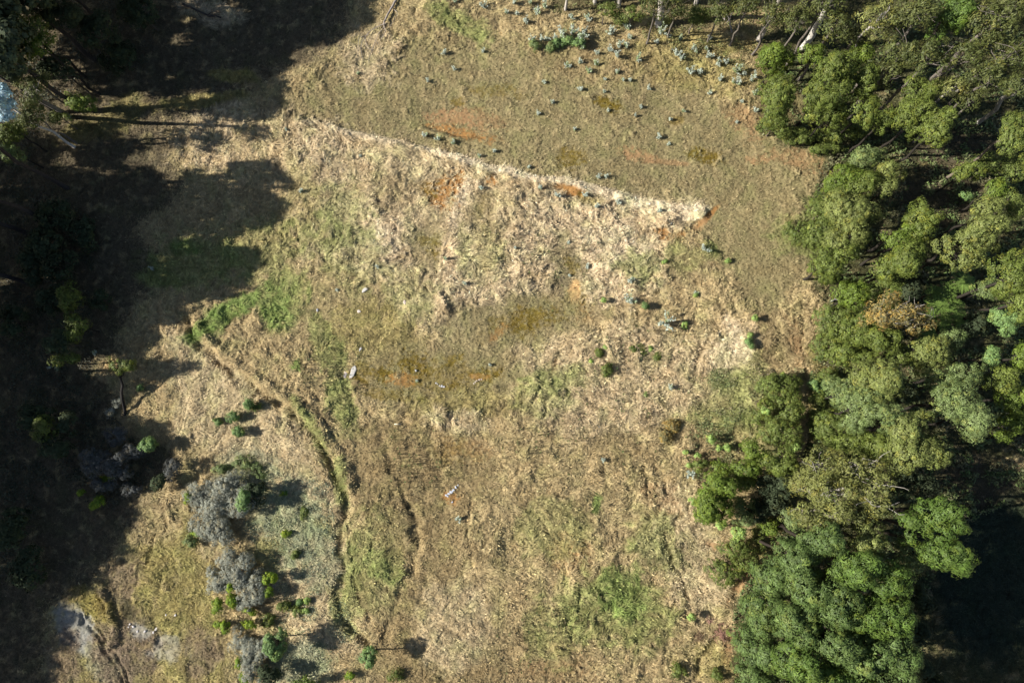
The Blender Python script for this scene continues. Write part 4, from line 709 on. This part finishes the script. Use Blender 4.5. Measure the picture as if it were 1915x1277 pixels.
# brush pile
r = np.random.default_rng(77)
for (cx, cy, rr, n, lab) in ((1348, 1182, 1.1, 90, 'heap of reddish dead brushwood left of the pines'), (1327, 1160, .6, 35, 'small scatter of reddish brushwood above left of the larger heap'), (513, 1094, .6, 50, 'small heap of bleached twigs between two lime green bushes'), (1330, 905, .5, 26, 'scatter of bleached sticks left of the round bright tree'), (1308, 1190, .8, 60, 'brown dead bush on the path edge left of the brushwood heap')):
    c = P(cx, cy); c[2] = float(gz(c[0], c[1])); segs = []
    for k in range(n):
        a = r.uniform(0, 6.28); d = abs(r.normal(0, .5))*rr; p = np.array([math.cos(a)*d, math.sin(a)*d, r.uniform(.02, .5)*rr*(1-.5*d/rr)])
        q = r.uniform(0, 6.28); L = r.uniform(.3, .8)*rr; e = p+np.array([math.cos(q)*L, math.sin(q)*L, r.normal(0, .12)]); e[2] = max(e[2], .02)
        segs.append(limb(p, e, .025, .01, r, 4, .15))
    tv, tf = tubes(segs); colb = {(1348): (.36, .2, .15), 1327: (.34, .2, .15), 513: (.42, .36, .33), 1330: (.6, .56, .5), 1308: (.22, .15, .09)}[cx]
    tag(obj('brush_pile', mesh('brush_pile', tv, tf, np.tile(colb, (len(tv), 1))*r.uniform(.6, 1.2, (len(tv), 1)), True), M_wood, None, c), lab, 'brush pile')
def stone(px, py, w, l, h, ang, col, label, cat='stone', group=None, name='stone', flat=False, seed=0):
    r = np.random.default_rng(int(px*3+py)); n = 11
    c = P(px, py); c[2] = float(gz(c[0], c[1]))+(.05 if flat else 0)
    a = np.linspace(0, 2*math.pi, n, endpoint=False); rad = 1+r.normal(0, .14, n)
    ca, sa = math.cos(math.radians(ang)), math.sin(math.radians(ang))
    V = []
    for lv, (s, z) in enumerate(((.92, -.08), (1.0, h*.4), (.93, h*.85), (.6, h*1.05))):
        x = np.cos(a)*rad*w*s; y = np.sin(a)*rad*l*s
        V.append(np.stack([x*ca-y*sa, x*sa+y*ca, np.full(n, z)+r.normal(0, h*.06, n)], -1))
    V = np.concatenate(V+[np.array([[0, 0, h*1.08]])]); Fq = []
    for k in range(3):
        for i in range(n): j = (i+1) % n; Fq.append([k*n+i, k*n+j, (k+1)*n+j, (k+1)*n+i])
    for i in range(n): j = (i+1) % n; Fq.append([3*n+i, 3*n+j, 4*n, 4*n])
    me = bpy.data.meshes.new(name); me.from_pydata([tuple(p) for p in V], [], [f if f[2] != f[3] else f[:3] for f in Fq])
    at = me.attributes.new('tint', 'FLOAT_COLOR', 'POINT'); cc = np.ones((len(V), 4), np.float32); cc[:, :3] = np.array(col)*r.uniform(.9, 1.08, (len(V), 1)); at.data.foreach_set('color', cc.ravel()); me.update()
    o = obj(name, me, M_stone, None, c)
    if label: tag(o, label, cat, group)
    return o
W = (.52, .5, .46)
stone(661, 695, .3, .68, .10, -22, (.52, .5, .46), 'long pale flat slab on the mossy hollow, left of centre', 'slab', name='flat_slab')
stone(646, 700, .2, .4, .08, 0, (.4, .36, .36), 'small dull pinkish slab just left of the long pale slab', 'slab', name='flat_slab')
stone(683, 543, .18, .42, .12, -50, W, 'narrow pale stone in the grass above the mossy hollow')
stone(675, 654, .13, .25, .12, -30, (.5, .5, .52), 'small grey stone between the long slab and the narrow pale stone')
stone(672, 583, .16, .24, .1, 60, (.62, .55, .48), 'small buff stone in dry grass below the narrow pale stone')
stone(594, 580, .13, .18, .2, 0, (.5, .5, .5), 'small grey stone with a shadow on the left green grass')
stone(778, 693, .12, .15, .2, 0, (.5, .5, .48), 'single grey stone in the middle of the mossy hollow')
stone(758, 566, .18, .22, .1, 20, (.62, .52, .45), 'pinkish stone in the straw above the mossy hollow')
GR = {'a': ('white rubble piece in the pair of scraps on the mossy hollow', 'white rubble on the mossy hollow'),
      'b': ('bleached rubble piece in the curved row right of the mossy hollow', 'curved row of bleached rubble'),
      'c': ('bluish white rubble piece in the streak on rusty soil below the hollow', 'white rubble streak on rusty soil'),
      'd': ('white stone among the brown patch in the lower left clearing', 'white stones of the lower left clearing')}
for g_, lst in (('a', [(815, 716, .1), (818, 718, .09), (826, 722, .13), (830, 723, .12), (822, 721, .1)]), ('b', [(886, 717, .09), (889, 714, .1), (892, 712, .09), (896, 710, .1), (900, 709, .09)]),
        ('c', [(834, 926, .13), (839, 923, .16), (843, 920, .16), (848, 916, .14), (852, 911, .14), (856, 907, .1), (837, 928, .1), (846, 919, .12), (845, 939, .1)]),
        ('d', [(243, 1167, .12), (249, 1171, .14), (257, 1180, .12), (271, 1180, .14), (291, 1176, .22), (287, 1182, .14), (311, 1149, .1), (330, 1149, .12), (240, 1172, .08)])):
    lab, gp = GR[g_]
    for x, y, s in lst: stone(x, y, s*.8, s*1.1, s*.7, x*37 % 180, {'a': (.55, .55, .57), 'b': (.58, .5, .43), 'c': (.5, .53, .6), 'd': (.58, .55, .53)}[g_], lab, 'stone', gp, seed=x)
# the plank: two battens' worth of one board with split end
c = P(744, 793); c[2] = float(gz(c[0], c[1]))+.04
bv = []
for x0, x1, y0, y1 in ((-.36, .33, -.05, .01), (-.36, .38, .013, .05)):
    for z in (0, .035):
        bv += [(x0, y0, z), (x1, y0, z), (x1, y1, z), (x0, y1, z)]
bf = []
for o in (0, 8): bf += [[o, o+3, o+2, o+1], [o+4, o+5, o+6, o+7], [o, o+1, o+5, o+4], [o+1, o+2, o+6, o+5], [o+2, o+3, o+7, o+6], [o+3, o, o+4, o+7]]
tag(obj('plank', mesh('plank', np.array(bv), np.array(bf), np.tile([.75, .68, .5], (16, 1))), M_wood, None, c), 'short cream coloured plank lying level on brown grass', 'plank')

# ------------------------------------------------------------------ labels: each thing is told apart by a landmark it stands next to
LM = [('the dead forked branch', 705, 65), ('the orange bare soil on the upper terrace', 860, 225), ('the big seedling clump', 1065, 80), ('the stout pale gum trunk', 1229, 52), ('the white gum trunk', 1505, 80), ('the leafless dead tree', 1355, 50),
      ('the dark moss patch on the terrace', 1135, 200), ('the right end of the straw bank', 1310, 392), ('the rusty patch under the straw bank', 825, 365), ('the golden straw mound', 1077, 545), ('the long pale slab', 661, 695), ('the cream plank', 744, 793),
      ('the bluish rubble streak', 845, 918), ('the brushwood heap', 1348, 1182), ('the bright tree ferns', 1770, 570), ('the orange tinted gum', 1680, 592), ('the sunny strip in the wood', 1790, 312), ('the dark lower right clearing', 1850, 1060), ('the round bright tree', 1332, 932),
      ('the top right corner', 1915, 0), ('the top left corner', 0, 0), ('the pale blue foliage', 10, 190), ('the bare dark trunk', 240, 730), ('the grey thicket', 420, 950), ('the bleached twig heap', 513, 1094), ('the white stones', 280, 1175), ('the small tree with large shadow', 692, 1230),
      ('the bottom left corner', 0, 1277), ('the sunlit gap near the right edge', 1895, 862), ('the lower end of the ditch', 690, 1205), ('the rusty patch by the bank end', 1245, 438), ('the pink dirt path', 1385, 1090), ('the left shade edge', 340, 600), ('the bottom right corner of the pines', 1690, 1277), ('the narrow track', 1500, 620),
      ('the green field patch', 1160, 1110), ('the yellow flowered lime bush', 183, 939), ('the bare pale branch', 1560, 562)]
from collections import defaultdict
def phrase(x, y, rank):
    ds = sorted((math.hypot(x-a, y-b), n, a, b) for n, a, b in LM)
    d, n, a, b = ds[rank]; dx, dy = x-a, y-b
    if d < 12: w = 'at'
    elif abs(dx) > 2.2*abs(dy): w = 'right of' if dx > 0 else 'left of'
    elif abs(dy) > 2.2*abs(dx): w = 'below' if dy > 0 else 'above'
    else: w = ('below ' if dy > 0 else 'above ')+('right of' if dx > 0 else 'left of')
    return w+' '+n, d
ORD = ['nearest', 'second', 'third', 'fourth', 'fifth', 'sixth', 'seventh', 'eighth', 'ninth', 'tenth', 'eleventh', 'twelfth', 'thirteenth', 'fourteenth', 'fifteenth', 'sixteenth', 'seventeenth', 'eighteenth', 'nineteenth', 'twentieth']
bucket = defaultdict(list)
for o, desc, cat, px, py, grp in REG:
    out = px < -20 or py < -20
    ph, d = phrase(min(max(px, -300), 2000), min(max(py, -300), 1400), 0)
    bucket[(desc, ph)].append((d, o, cat, grp))
for (desc, ph), lst in bucket.items():
    lst.sort(key=lambda t: t[0])
    for i, (d, o, cat, grp) in enumerate(lst):
        if len(lst) == 1: lab = desc+', '+ph
        elif i == 0: lab = 'nearest '+desc+', '+ph
        elif i == len(lst)-1: lab = 'farthest '+desc+', '+ph
        else: lab = ORD[i]+' nearest '+desc+', '+ph
        tag(o, lab, cat, grp)
print('objects', len(bpy.data.objects), 'tris ~', sum(len(m.polygons) for m in bpy.data.meshes))
